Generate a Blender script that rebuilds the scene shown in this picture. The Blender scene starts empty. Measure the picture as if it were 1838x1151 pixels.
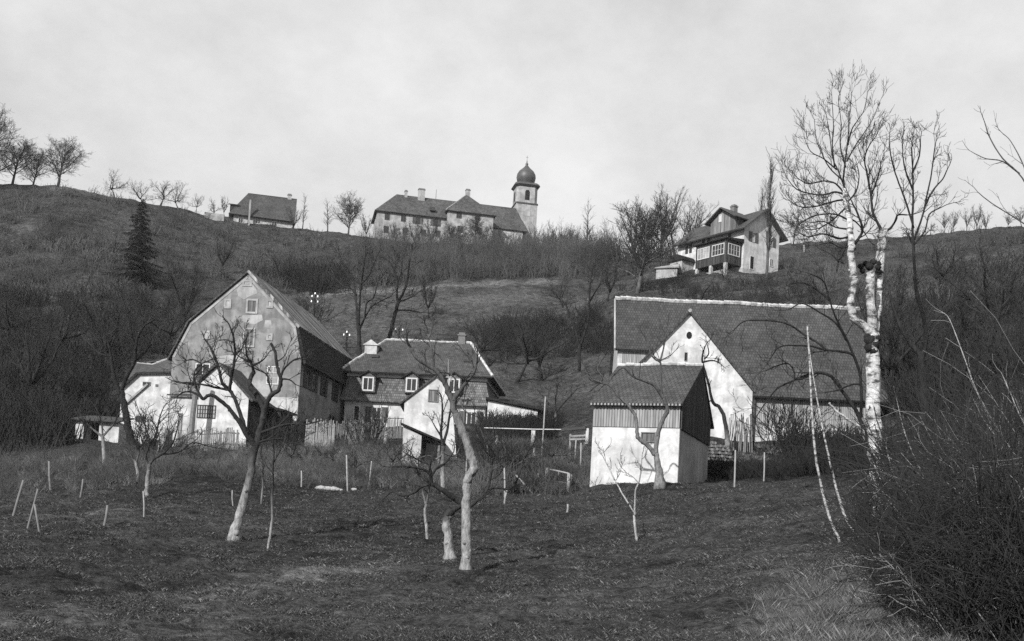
import bpy, math, random
import numpy as np
random.seed(7); RNG = np.random.default_rng(11)
S = bpy.context.scene
R = math.radians

# ------------------------------------------------------------------ camera
F_PX, PX, PY, PITCH, ROLL, CZ = 1900., 919., 860., R(3.0), 0.055, 1.6
cF = np.array([0, math.cos(PITCH), math.sin(PITCH)])
_R0 = np.array([1., 0, 0]); _U0 = np.array([0, -math.sin(PITCH), math.cos(PITCH)])
cR = _R0*math.cos(ROLL) + _U0*math.sin(ROLL)
cU = -_R0*math.sin(ROLL) + _U0*math.cos(ROLL)
cam_d = bpy.data.cameras.new('camera'); cam = bpy.data.objects.new('camera', cam_d)
S.collection.objects.link(cam)
from mathutils import Matrix
cam.matrix_world = Matrix(((cR[0], cU[0], -cF[0], 0), (cR[1], cU[1], -cF[1], 0), (cR[2], cU[2], -cF[2], CZ), (0, 0, 0, 1)))
cam_d.sensor_width = 36.0; cam_d.lens = 36.0*F_PX/1838.0
cam_d.shift_y = (PY-575.5)/1838.0
cam_d.clip_start = 0.1; cam_d.clip_end = 6000
S.camera = cam

# ------------------------------------------------------------------ sun, sky, exposure
SUN_AZ, SUN_EL = R(31), R(31)            # sun stands behind the camera's left shoulder
sdir = np.array([-math.sin(SUN_AZ)*math.cos(SUN_EL), -math.cos(SUN_AZ)*math.cos(SUN_EL), math.sin(SUN_EL)])
ld = bpy.data.lights.new('sun', 'SUN'); ld.energy = 4.5; ld.angle = R(0.6); ld.color = (1, .995, .985)
sun = bpy.data.objects.new('sun', ld); S.collection.objects.link(sun)
from mathutils import Vector
sun.rotation_euler = Vector(-sdir).to_track_quat('-Z', 'Y').to_euler()
W = bpy.data.worlds.new("World"); S.world = W; W.use_nodes = True
nt = W.node_tree; nt.nodes.clear()
def nn(tree, t, **kw):
    n = tree.nodes.new(t)
    for k, v in kw.items(): setattr(n, k, v)
    return n
sky = nn(nt, 'ShaderNodeTexSky', sky_type='NISHITA', sun_disc=False)
sky.sun_elevation = SUN_EL; sky.sun_rotation = math.atan2(sdir[0], sdir[1]); sky.dust_density = 2.5; sky.air_density = 1.0
bw = nn(nt, 'ShaderNodeRGBToBW'); nt.links.new(sky.outputs[0], bw.inputs[0])
tc = nn(nt, 'ShaderNodeTexCoord'); mp = nn(nt, 'ShaderNodeMapping'); mp.inputs['Scale'].default_value = (1.0, 1.0, 1.5)
nt.links.new(tc.outputs['Generated'], mp.inputs[0])
no = nn(nt, 'ShaderNodeTexNoise'); no.inputs['Scale'].default_value = 3.4; no.inputs['Detail'].default_value = 9; no.inputs['Roughness'].default_value = .66
nt.links.new(mp.outputs[0], no.inputs[0])
mr = nn(nt, 'ShaderNodeMapRange'); mr.inputs[1].default_value = .35; mr.inputs[2].default_value = .68; mr.inputs[3].default_value = 4.9; mr.inputs[4].default_value = 6.7
nt.links.new(no.outputs[0], mr.inputs[0])
mx = nn(nt, 'ShaderNodeMix', data_type='FLOAT'); mx.inputs[0].default_value = .86   # thin cloud veil over the clear sky
nt.links.new(bw.outputs[0], mx.inputs[2]); nt.links.new(mr.outputs[0], mx.inputs[3])
bg = nn(nt, 'ShaderNodeBackground'); bg.inputs['Strength'].default_value = .10
nt.links.new(mx.outputs[0], bg.inputs['Color'])
wo = nn(nt, 'ShaderNodeOutputWorld'); nt.links.new(bg.outputs[0], wo.inputs[0])
S.view_settings.view_transform = 'Standard'; S.view_settings.look = 'None'
S.view_settings.exposure = 0.55; S.view_settings.gamma = 1.0
S.render.engine = 'CYCLES'
S.cycles.sample_clamp_indirect = 2; S.cycles.sample_clamp_direct = 4; S.cycles.use_denoising = False; S.cycles.use_adaptive_sampling = False
S.cycles.max_bounces = 5; S.cycles.diffuse_bounces = 3

# ------------------------------------------------------------------ pixel -> world helpers (1838 x 1151 photograph)
def P(px, py, Y):
    d = cF + (px-PX)/F_PX*cR + (PY-py)/F_PX*cU
    return np.array([0, 0, CZ]) + d*(Y/d[1])
def proj(q):
    v = np.array(q, float) - [0, 0, CZ]; d = v@cF
    return PX+F_PX*(v@cR)/d, PY-F_PX*(v@cU)/d

# ------------------------------------------------------------------ terrain
CTRL = [(-400, 1250, 8), (0, 1151, 11.5), (460, 1151, 12), (919, 1151, 12), (1400, 1151, 11), (1838, 1130, 9.5), (2200, 1100, 9),
 (0, 1000, 20), (190, 968, 28), (70, 955, 28), (258, 930, 33), (-300, 1000, 20), (263, 890, 46), (188, 830, 62), (60, 880, 44), (-200, 880, 45),
 (420, 965, 30), (482, 982, 28), (765, 972, 31), (806, 1003, 26.5), (837, 1027, 24), (1143, 968, 31),
 (1505, 972, 21), (1535, 962, 23), (1585, 905, 26), (1750, 960, 18), (1900, 950, 17), (2200, 900, 18),
 (1185, 870, 45), (1062, 873, 49.5), (1218, 867, 47.9), (1270, 863, 55), (1318, 878, 43), (1372, 865, 47),
 (1330, 800, 66), (1420, 795, 70), (1300, 800, 64), (1180, 800, 66), (1352, 797, 74), (1432, 796, 73), (1500, 830, 60), (1540, 785, 75), (1600, 800, 60), (1838, 800, 45), (2200, 760, 50),
 (905, 905, 42), (1018, 920, 40), (680, 872, 50), (622, 880, 50), (540, 876, 50), (420, 905, 44), (1022, 888, 49), (900, 880, 50),
 (783, 832, 72), (724, 818, 75), (826, 826, 73), (660, 790, 84), (690, 790, 82), (560, 802, 78), (500, 800, 78), (400, 806, 76), (330, 806, 76), (250, 806, 76),
 (958, 825, 74), (1042, 840, 66), (870, 800, 84), (1060, 770, 90),
 (160, 790, 84), (218, 798, 96), (305, 800, 90), (60, 800, 84), (-200, 800, 85),
 (530, 792, 87.5), (636, 765, 105), (640, 772, 99), (880, 765, 97), (965, 755, 104),
 (1000, 655, 128), (900, 640, 130), (1150, 640, 120), (1060, 760, 95),
 (600, 540, 160), (800, 520, 166), (940, 512, 170), (1080, 520, 165), (1140, 522, 150), (460, 560, 152), (200, 560, 145), (0, 560, 140), (-300, 560, 140), (0, 700, 105), (-300, 700, 105), (120, 700, 108),
 (250, 495, 165), (0, 440, 165), (700, 480, 190), (900, 465, 200), (450, 470, 188),
 (1216, 490, 164), (1333, 489, 157), (1400, 490, 160), (1270, 500, 152), (1350, 520, 140), (1500, 560, 115), (1180, 505, 158),
 (1480, 700, 84), (1650, 700, 70), (1650, 560, 110), (1838, 600, 90), (2200, 600, 90), (1838, 480, 135), (1600, 480, 150), (2200, 480, 135)]
CREST = [(-700, 315, 190), (-300, 318, 190), (0, 330, 190), (110, 334, 190), (200, 352, 195), (300, 368, 205), (400, 388, 214), (530, 408, 217), (640, 421, 225), (760, 436, 226), (900, 440, 230), (1000, 446, 225),
 (1100, 462, 200), (1215, 460, 190), (1330, 446, 188), (1450, 434, 186), (1640, 422, 182), (1838, 405, 172), (2200, 395, 172), (2600, 400, 172)]
def ctl(l):
    a = []
    for px, py, Y in l:
        q = P(px, py, Y); a.append((q[0]/Y, math.log(Y), (q[2]-CZ)/Y))
    return np.array(a)
_c = np.vstack([ctl(CTRL), ctl(CREST)])
_cr = ctl(CREST); CRU, CRY = _cr[:, 0], np.exp(_cr[:, 1])
_A = np.c_[_c[:, 0]*2.2, _c[:, 1]]
def _ker(a, b):
    d = np.sqrt(((a[:, None, :]-b[None, :, :])**2).sum(-1)); return np.sqrt(d*d+.0012)
_K = _ker(_A, _A); n_ = len(_A)
_M = np.zeros((n_+3, n_+3)); _M[:n_, :n_] = _K; _M[:n_, n_] = 1; _M[:n_, n_+1:] = _A; _M[n_, :n_] = 1; _M[n_+1:, :n_] = _A.T
_M[:n_, :n_] += np.eye(n_)*-1e-4
_w = np.linalg.solve(_M, np.r_[_c[:, 2], 0, 0, 0])
def _T0(u, ly):
    q = np.c_[u*2.2, ly]; out = np.empty(len(q))
    for i in range(0, len(q), 20000):
        b = q[i:i+20000]; out[i:i+20000] = _ker(b, _A)@_w[:n_] + _w[n_] + b@_w[n_+1:]
    return out
_gu = np.linspace(-.82, .82, 361); _gl = np.linspace(math.log(8.9), math.log(236), 301)
_GT = _T0(np.repeat(_gu, len(_gl)), np.tile(_gl, len(_gu))).reshape(len(_gu), len(_gl))
def _T(u, ly):
    a = np.clip((u-_gu[0])/(_gu[1]-_gu[0]), 0, len(_gu)-1.001); b = np.clip((ly-_gl[0])/(_gl[1]-_gl[0]), 0, len(_gl)-1.001)
    i = a.astype(int); j = b.astype(int); a = a-i; b = b-j
    return (_GT[i, j]*(1-a)+_GT[i+1, j]*a)*(1-b)+(_GT[i, j+1]*(1-a)+_GT[i+1, j+1]*a)*b
def _lump(x, y):
    return (.5+.5*np.sin(x*.9+1.3*np.sin(y*.6)))*.05 + .05*np.sin(x*.37+y*.53+1.7*np.sin(x*.21)) + .035*np.sin(x*1.7-y*1.3) + .02*np.sin(x*3.1+y*2.3+np.sin(y*4.1)) + .012*np.sin(x*7.3+2*np.sin(y*5.1)) * np.cos(y*6.7+x*2.)
def height(x, y):
    x = np.atleast_1d(np.asarray(x, float)); y = np.atleast_1d(np.asarray(y, float))
    yy = np.maximum(y, 9.0); u = np.clip(x/yy, -.8, .8)
    yc = np.interp(u, CRU, CRY); ye = np.minimum(yy, yc)
    z = CZ + ye*_T(u, np.log(ye)) + np.maximum(yy-yc, 0)*.03
    far = np.clip((yy-60)/60, 0, 1)
    z = z + (_lump(x, y)-.06)*(.55+far*2.2)
    z0 = np.where(y < 9, 0, 0)
    k = np.clip(y/9.0, 0, 1)
    return np.where(y < 9, z*k + (-.05*np.clip(-y, 0, 30))*(1-k), z)
def hz(x, y): return float(height(x, y)[0])
def G(px, py, Y):
    """ground point under the pixel column at depth Y"""
    q = P(px, py, Y); q[2] = hz(q[0], q[1]); return q
def hits(pts, ymin=9.5):
    """first ground hit of many pixels"""
    ly = np.linspace(math.log(ymin), math.log(235), 150); Ys = np.exp(ly); out = []
    pts = np.asarray(pts, float)
    d = cF[None]+(pts[:, :1]-PX)/F_PX*cR+(PY-pts[:, 1:2])/F_PX*cU
    d = d/d[:, 1:2]
    Q = d[:, None, :]*Ys[None, :, None]; Q[..., 2] += CZ
    H = height(Q[..., 0].ravel(), Q[..., 1].ravel()).reshape(Q.shape[:2])
    below = Q[..., 2] < H
    res = np.full((len(pts), 3), np.nan)
    for i in range(len(pts)):
        k = np.argmax(below[i])
        if below[i, k] and k > 0:
            a = (Q[i, k-1, 2]-H[i, k-1]); b = (H[i, k]-Q[i, k, 2]); t = a/(a+b+1e-9)
            q = Q[i, k-1]*(1-t)+Q[i, k]*t; res[i] = q
    ok = ~np.isnan(res[:, 0])
    if ok.any(): res[ok, 2] = height(res[ok, 0], res[ok, 1])
    return res
def hit(px, py, ymin=9.5):
    return hits([(px, py)], ymin)[0]

# ------------------------------------------------------------------ object helpers
COL = S.collection
def tag(o, label=None, cat=None, group=None, kind=None):
    if label: o['label'] = label
    if cat: o['category'] = cat
    if group: o['group'] = group
    if kind: o['kind'] = kind
    return o
def empty(name, loc, rz=0, label=None, cat=None, group=None):
    o = bpy.data.objects.new(name, None); COL.objects.link(o); o.location = loc; o.rotation_euler = (0, 0, rz); o.empty_display_size = .3
    return tag(o, label, cat, group)
def link_mesh(name, me, mat, parent=None):
    if mat is not None: me.materials.append(mat)
    o = bpy.data.objects.new(name, me); COL.objects.link(o)
    if parent is not None: o.parent = parent
    return o
def raw_mesh(name, V, faces_flat, sizes, mat, parent=None, smooth=False):
    """fast mesh from numpy arrays"""
    me = bpy.data.meshes.new(name); me.vertices.add(len(V)); me.vertices.foreach_set('co', np.asarray(V, np.float32).ravel())
    me.loops.add(len(faces_flat)); me.loops.foreach_set('vertex_index', np.asarray(faces_flat, np.int32))
    me.polygons.add(len(sizes)); st = np.r_[0, np.cumsum(sizes)[:-1]].astype(np.int32)
    me.polygons.foreach_set('loop_start', st); me.polygons.foreach_set('loop_total', np.asarray(sizes, np.int32))
    if smooth: me.polygons.foreach_set('use_smooth', np.ones(len(sizes), bool))
    me.update(calc_edges=True); me.validate()
    return link_mesh(name, me, mat, parent)

class MB:
    def __init__(s): s.v = []; s.f = []
    def poly(s, pts):
        b = len(s.v); s.v += [tuple(map(float, p)) for p in pts]; s.f.append(tuple(range(b, b+len(pts)))); return s
    def box(s, x0, x1, y0, y1, z0, z1):
        x0, x1 = sorted((x0, x1)); y0, y1 = sorted((y0, y1)); z0, z1 = sorted((z0, z1))
        c = [(x0, y0, z0), (x1, y0, z0), (x1, y1, z0), (x0, y1, z0), (x0, y0, z1), (x1, y0, z1), (x1, y1, z1), (x0, y1, z1)]
        b = len(s.v); s.v += c
        for q in ((3, 2, 1, 0), (4, 5, 6, 7), (0, 1, 5, 4), (1, 2, 6, 5), (2, 3, 7, 6), (3, 0, 4, 7)): s.f.append(tuple(b+i for i in q))
        return s
    def hexa(s, bot, top):
        """solid between two matching polygons (both counter-clockwise seen from above)"""
        n = len(bot); b = len(s.v); s.v += [tuple(map(float, p)) for p in bot]+[tuple(map(float, p)) for p in top]
        s.f.append(tuple(b+i for i in range(n-1, -1, -1))); s.f.append(tuple(b+n+i for i in range(n)))
        for i in range(n):
            j = (i+1) % n; s.f.append((b+i, b+j, b+n+j, b+n+i))
        return s
    def slab(s, quad, t):
        """plate: polygon given with its outer side counter-clockwise, thickened inwards"""
        q = [np.array(p, float) for p in quad]; n = np.cross(q[1]-q[0], q[2]-q[0]); n /= np.linalg.norm(n)
        return s.hexa([p-n*t for p in q], q)
    def extr(s, prof, y0, y1, ax='y'):
        """profile of (a, z) extruded along y (or x)"""
        f = (lambda a, z, e: (a, e, z)) if ax == 'y' else (lambda a, z, e: (e, a, z))
        A = [f(a, z, y0) for a, z in prof]; B = [f(a, z, y1) for a, z in prof]
        ar = sum(prof[i][0]*prof[(i+1) % len(prof)][1]-prof[(i+1) % len(prof)][0]*prof[i][1] for i in range(len(prof)))
        flip = (ar < 0) ^ (ax != 'y')
        if flip: A.reverse(); B.reverse()
        n = len(A); b = len(s.v); s.v += [tuple(map(float, p)) for p in A+B]
        s.f.append(tuple(b+i for i in range(n))); s.f.append(tuple(b+n+i for i in range(n-1, -1, -1)))
        for i in range(n):
            j = (i+1) % n; s.f.append((b+j, b+i, b+n+i, b+n+j))
        return s
    def tube(s, pts, rad, sides=8, cap=True, jit=0):
        pts = [np.array(p, float) for p in pts]; b = len(s.v); n = len(pts)
        ref = np.array([0.31, .17, .93]) if abs((pts[-1]-pts[0])[2]) < .8*np.linalg.norm(pts[-1]-pts[0])+1e-9 else np.array([.95, .3, .05])
        for i, p in enumerate(pts):
            t = pts[min(i+1, n-1)]-pts[max(i-1, 0)]; t = t/(np.linalg.norm(t)+1e-9)
            a = np.cross(t, ref); a /= np.linalg.norm(a)+1e-9; c = np.cross(t, a)
            for k in range(sides):
                th = 2*math.pi*k/sides; rr = rad[i]*(1+(random.uniform(-jit, jit) if jit else 0))
                s.v.append(tuple(p+(a*math.cos(th)+c*math.sin(th))*rr))
        for i in range(n-1):
            for k in range(sides):
                k2 = (k+1) % sides
                s.f.append((b+i*sides+k, b+i*sides+k2, b+(i+1)*sides+k2, b+(i+1)*sides+k))
        if cap:
            s.f.append(tuple(b+k for k in range(sides-1, -1, -1))); s.f.append(tuple(b+(n-1)*sides+k for k in range(sides)))
        return s
    def bar(s, a, b, w, h=None):
        h = h or w; a = np.array(a, float); b = np.array(b, float); t = b-a; t /= np.linalg.norm(t)
        u = np.cross(t, (0, 0, 1)); 
        if np.linalg.norm(u) < .05: u = np.cross(t, (0, 1, 0))
        u /= np.linalg.norm(u); v = np.cross(u, t)
        c = [(-w/2, -h/2), (w/2, -h/2), (w/2, h/2), (-w/2, h/2)]
        return s.hexa([b+u*x+v*y for x, y in c][::-1], [a+u*x+v*y for x, y in c][::-1])
    def lathe(s, prof, n=20, c=(0, 0)):
        b = len(s.v)
        for r_, z in prof:
            for k in range(n):
                th = 2*math.pi*k/n; s.v.append((c[0]+r_*math.cos(th), c[1]+r_*math.sin(th), z))
        for i in range(len(prof)-1):
            for k in range(n):
                k2 = (k+1) % n; s.f.append((b+i*n+k, b+i*n+k2, b+(i+1)*n+k2, b+(i+1)*n+k))
        s.f.append(tuple(b+k for k in range(n-1, -1, -1))); s.f.append(tuple(b+(len(prof)-1)*n+k for k in range(n)))
        return s
    def build(s, name, mat, parent=None, smooth=False, bevel=0):
        me = bpy.data.meshes.new(name); me.from_pydata(s.v, [], s.f); me.validate(); me.update()
        uv = me.uv_layers.new(name='m'); V = me.vertices
        for pl in me.polygons:
            n = pl.normal; h = Vector((0, 0, 1)).cross(n)
            h = Vector((1, 0, 0)) if h.length < .05 else h.normalized()
            v = n.cross(h)
            for li in pl.loop_indices:
                co = V[me.loops[li].vertex_index].co; uv.data[li].uv = (co.dot(h), co.dot(v))
            if smooth: pl.use_smooth = True
        return link_mesh(name, me, mat, parent)

# ------------------------------------------------------------------ materials (a black and white world: neutral greys)
def new_mat(name, rough=.9, spec=.2):
    m = bpy.data.materials.new(name); m.use_nodes = True; t = m.node_tree
    b = t.nodes['Principled BSDF']; b.inputs['Roughness'].default_value = rough; b.inputs['Specular IOR Level'].default_value = spec
    return m, t, b
def ramp(t, src, stops):
    r_ = nn(t, 'ShaderNodeValToRGB'); e = r_.color_ramp.elements
    while len(e) < len(stops): e.new(.5)
    for i, (p, v) in enumerate(stops): e[i].position = p; e[i].color = (v, v, v, 1)
    t.links.new(src, r_.inputs[0]); return r_.outputs[0]
def noise(t, scale, detail=4, rough=.6, coord='Object', dist=0, sc=None):
    c = nn(t, 'ShaderNodeTexCoord'); n = nn(t, 'ShaderNodeTexNoise'); n.inputs['Scale'].default_value = scale; n.inputs['Detail'].default_value = detail
    n.inputs['Roughness'].default_value = rough; n.inputs['Distortion'].default_value = dist
    src = c.outputs[coord]
    if sc: m_ = nn(t, 'ShaderNodeMapping'); m_.inputs['Scale'].default_value = sc; t.links.new(src, m_.inputs[0]); src = m_.outputs[0]
    t.links.new(src, n.inputs['Vector']); return n.outputs[0]
def math_(t, op, a, b=None):
    n = nn(t, 'ShaderNodeMath', operation=op)
    for i, x in enumerate((a, b)):
        if x is None: continue
        if isinstance(x, (int, float)): n.inputs[i].default_value = x
        else: t.links.new(x, n.inputs[i])
    return n.outputs[0]
def mixc(t, fac, a, b):
    n = nn(t, 'ShaderNodeMix', data_type='FLOAT')
    for i, x in ((0, fac), (2, a), (3, b)):
        if isinstance(x, (int, float)): n.inputs[i].default_value = x
        else: t.links.new(x, n.inputs[i])
    return n.outputs[0]
def bump(t, b, h, strength=.4, dist=.05):
    n = nn(t, 'ShaderNodeBump'); n.inputs['Strength'].default_value = strength; n.inputs['Distance'].default_value = dist
    t.links.new(h, n.inputs['Height']); t.links.new(n.outputs[0], b.inputs['Normal'])
def flat(name, v, rough=.8, var=.25, scale=3, spec=.2, bmp=.15):
    m, t, b = new_mat(name, rough, spec); n = noise(t, scale, 5)
    t.links.new(ramp(t, n, [(.25, v*(1-var)), (.75, v*(1+var))]), b.inputs['Base Color'])
    if bmp: bump(t, b, noise(t, scale*9, 3), bmp, .02)
    return m
def plaster(name, v, dark, amt=.5, scale=.5, streak=.3):
    m, t, b = new_mat(name, .95, .1)
    a = ramp(t, noise(t, scale, 6, .62, dist=.4), [(.5-amt*.2, dark), (.5+.12, v)])
    s_ = ramp(t, noise(t, 1.0, 4, .6, sc=(2.4, 2.4, .22)), [(.3, 1-streak), (.6, 1.0)])
    f_ = ramp(t, noise(t, 7, 4, .7), [(.3, .86), (.7, 1.04)])
    o = math_(t, 'MULTIPLY', math_(t, 'MULTIPLY', a, s_), f_); t.links.new(o, b.inputs['Base Color'])
    bump(t, b, noise(t, 22, 4, .7), .35, .03); return m
def tiles(name, v, tw=.19, th=.3, contrast=.35, streak=0, moss=.3, lighten=None):
    m, t, b = new_mat(name, .85, .15)
    uv = nn(t, 'ShaderNodeUVMap'); br = nn(t, 'ShaderNodeTexBrick')
    br.offset = .5; br.inputs['Scale'].default_value = 1; br.inputs['Brick Width'].default_value = tw; br.inputs['Row Height'].default_value = th
    br.inputs['Mortar Size'].default_value = .018; br.inputs['Mortar Smooth'].default_value = .3; br.inputs['Bias'].default_value = 0
    for k, c in (('Color1', v*(1-contrast)), ('Color2', v*(1+contrast)), ('Mortar', v*.35)): br.inputs[k].default_value = (c, c, c, 1)
    t.links.new(uv.outputs[0], br.inputs['Vector'])
    n1 = ramp(t, noise(t, .35, 6, .65), [(.3, 1-moss), (.7, 1+moss)])
    n2 = ramp(t, noise(t, 2.2, 5, .7), [(.3, .72), (.7, 1.25)])
    o = math_(t, 'MULTIPLY', math_(t, 'MULTIPLY', br.outputs[0], n1), n2)
    if streak:
        c = nn(t, 'ShaderNodeMapping'); c.inputs['Scale'].default_value = (1.3, .12, 1); t.links.new(uv.outputs[0], c.inputs[0])
        q = nn(t, 'ShaderNodeTexNoise'); q.inputs['Scale'].default_value = 1.6; q.inputs['Detail'].default_value = 6; t.links.new(c.outputs[0], q.inputs[0])
        o = mixc(t, ramp(t, q.outputs[0], [(.5, 0), (.62, 1)]), o, streak)
    t.links.new(o, b.inputs['Base Color'])
    sp = nn(t, 'ShaderNodeSeparateXYZ'); t.links.new(uv.outputs[0], sp.inputs[0])
    fr = math_(t, 'FRACT', math_(t, 'DIVIDE', sp.outputs[1], th)); hh = math_(t, 'ADD', math_(t, 'MULTIPLY', math_(t, 'SUBTRACT', 1.0, fr), 1.0), math_(t, 'MULTIPLY', br.outputs[1], -.5))
    bump(t, b, math_(t, 'ADD', hh, math_(t, 'MULTIPLY', noise(t, 6, 3), .8)), .45, .04)
    return m
def boards(name, v, bw_=.16, contrast=.45, gap=.3):
    m, t, b = new_mat(name, .9, .1)
    uv = nn(t, 'ShaderNodeUVMap'); br = nn(t, 'ShaderNodeTexBrick'); br.offset = 0
    br.inputs['Scale'].default_value = 1; br.inputs['Brick Width'].default_value = bw_; br.inputs['Row Height'].default_value = 50
    br.inputs['Mortar Size'].default_value = .012; br.inputs['Mortar Smooth'].default_value = .2
    for k, c in (('Color1', v*(1-contrast)), ('Color2', v*(1+contrast)), ('Mortar', v*gap)): br.inputs[k].default_value = (c, c, c, 1)
    t.links.new(uv.outputs[0], br.inputs['Vector'])
    n2 = ramp(t, noise(t, 3, 5, .7, sc=(2, 2, .25)), [(.3, .65), (.7, 1.3)])
    o = math_(t, 'MULTIPLY', br.outputs[0], n2); t.links.new(o, b.inputs['Base Color'])
    bump(t, b, math_(t, 'MULTIPLY', br.outputs[1], -1.0), .6, .03); return m
def bark(name, lo, hi, scale=6, birch=False, lime=None):
    m, t, b = new_mat(name, .95, .08)
    n = noise(t, scale, 6, .7, sc=(1, 1, .35) if not birch else (1, 1, 2.2))
    o = ramp(t, n, [(.35, lo), (.65, hi)])
    if birch:
        o = ramp(t, n, [(.32, .03), (.42, .09), (.48, lo), (.7, hi)])
        k = ramp(t, noise(t, 1.6, 5, .6, dist=1.2), [(.30, .10), (.42, 1.0)]); o = math_(t, 'MULTIPLY', o, k)
    if lime:
        # limewash painted on the trunk up to a height above the tree's foot (object z)
        c = nn(t, 'ShaderNodeTexCoord'); sp = nn(t, 'ShaderNodeSeparateXYZ'); t.links.new(c.outputs['Object'], sp.inputs[0])
        zz = math_(t, 'ADD', sp.outputs[2], math_(t, 'MULTIPLY', noise(t, 3, 4), .9))
        mr_ = nn(t, 'ShaderNodeMapRange'); mr_.inputs[1].default_value = lime[0]; mr_.inputs[2].default_value = lime[1]; mr_.inputs[3].default_value = 1; mr_.inputs[4].default_value = 0
        t.links.new(zz, mr_.inputs[0])
        l = ramp(t, noise(t, 9, 5, .75, sc=(1, 1, .5)), [(.34, lime[2]*.28), (.5, lime[2]*.75), (.66, lime[2]*1.1)])
        o = mixc(t, mr_.outputs[0], o, l)
    t.links.new(o, b.inputs['Base Color']); bump(t, b, noise(t, scale*3, 5, .7, sc=(1, 1, .3)), 1.0, .05); return m

M = {}
M['white'] = plaster('white_plaster', .56, .38, .45, 1.1, .20)
M['white_old'] = plaster('old_white_plaster', .50, .30, .6, .9, .25)
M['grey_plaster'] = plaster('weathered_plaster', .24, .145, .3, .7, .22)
M['grey_shade_plaster'] = plaster('grey_shaded_plaster', .37, .25, .5, .6, .2)  # plain grey plaster, also used with shade put into the wall colour
M['side_shaded'] = plaster('shaded_side_plaster', .24, .14, .5, .6, .2)  # farmhouse side walls: their shade is darkened into the plaster colour
M['mid_plaster'] = plaster('mid_plaster', .35, .22, .5, .8, .2)
M['pale_stone'] = plaster('pale_rubble', .42, .25, .6, 1.6, .2)
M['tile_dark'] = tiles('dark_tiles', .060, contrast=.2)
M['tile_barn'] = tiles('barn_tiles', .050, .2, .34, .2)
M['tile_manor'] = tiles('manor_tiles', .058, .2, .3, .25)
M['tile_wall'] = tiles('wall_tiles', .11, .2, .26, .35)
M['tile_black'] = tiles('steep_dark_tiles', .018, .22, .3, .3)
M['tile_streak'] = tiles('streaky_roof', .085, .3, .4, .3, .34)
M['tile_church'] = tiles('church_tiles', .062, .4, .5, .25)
M['ridge'] = plaster('ridge_mortar', .50, .24, .5, 2.5, .1)
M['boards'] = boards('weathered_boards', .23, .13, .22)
M['boards_dark'] = boards('dark_boards', .045, .18)  # near-black boards for side walls, sheds and the veranda
M['boards_mid'] = boards('grey_boards', .13, .2)
M['board_grey'] = boards('villa_boards', .14, .25)
M['shutter'] = boards('shutter_wood', .10, .09, .2)
M['trim'] = flat('white_paint', .42, .6, .12, 5)
M['wood_dark'] = flat('dark_wood', .04, .85, .3, 4)
M['wood_grey'] = flat('grey_wood', .14, .9, .35, 5)
M['wood_pale'] = flat('pale_wood', .22, .9, .35, 7)
M['pole'] = flat('pole_wood', .14, .9, .4, 6)
M['void'] = flat('dark_interior', .012, .95, .2, 1, bmp=0)
m, t, b = new_mat('window_glass', .12, .5); b.inputs['Base Color'].default_value = (.02, .02, .02, 1); M['glass'] = m
M['brick'] = flat('chimney_brick', .12, .9, .3, 8)
M['porcelain'] = flat('porcelain', .85, .25, .05, 3, .5, 0)
M['stone'] = flat('field_stone', .26, .9, .4, 3, bmp=.5)
M['dome'] = flat('dome_sheet', .05, .5, .3, 1.2, .4)
M['bark_dark'] = bark('dark_bark', .010, .032)
M['bark_mid'] = bark('grey_bark', .04, .11, 5)
M['bark_far'] = bark('far_bark', .035, .075, 2)
M['bark_lime'] = bark('limewashed_bark', .012, .04, 5, lime=(1.2, 3.0, .30))
M['bark_pear'] = bark('pear_bark', .03, .10, 5, lime=(3.0, 4.6, .27))
M['bark_lime_low'] = bark('low_limewashed_bark', .012, .04, 5, lime=(.9, 2.1, .30))
M['bark_stub'] = bark('stub_limewashed_bark', .012, .04, 5, lime=(1.15, 1.6, .32))
M['bark_cherry'] = bark('cherry_bark', .03, .10, 6, lime=(1.0, 4.5, .22))
M['bark_pale'] = bark('pale_sapling_bark', .18, .42, 8)
M['birch'] = bark('birch_bark', .34, .66, 3.2, birch=True)
M['birch_pole'] = bark('birch_pole_bark', .28, .55, 6, birch=True)
M['twig'] = flat('twig', .028, .9, .35, 3, bmp=0)
M['twig_pale'] = flat('pale_twig', .17, .9, .35, 3, bmp=0)
M['scrub'] = flat('scrub_stems', .066, .95, .75, .10, bmp=0)
M['scrub_dark'] = flat('dark_scrub_stems', .019, .95, .7, .12, bmp=0)
M['needle'] = flat('spruce_needles', .018, .95, .35, 2, bmp=0)
def grass_mat(name, lo, hi, tip):
    m, t, b = new_mat(name, .9, .1)
    g = nn(t, 'ShaderNodeNewGeometry'); n = noise(t, .35, 4, .6)
    v = mixc(t, ramp(t, n, [(.35, 0), (.7, 1)]), lo, hi)
    o = mixc(t, ramp(t, g.outputs['Random Per Island'], [(.0, 0), (.80, .12), (.97, 1)]), v, tip)
    t.links.new(o, b.inputs['Base Color']); return m
M['grass'] = grass_mat('grass_blades', .022, .050, .15)
M['dry'] = grass_mat('dry_grass_blades', .05, .11, .28)
M['leaf'] = grass_mat('dead_leaves', .07, .16, .38)
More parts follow.
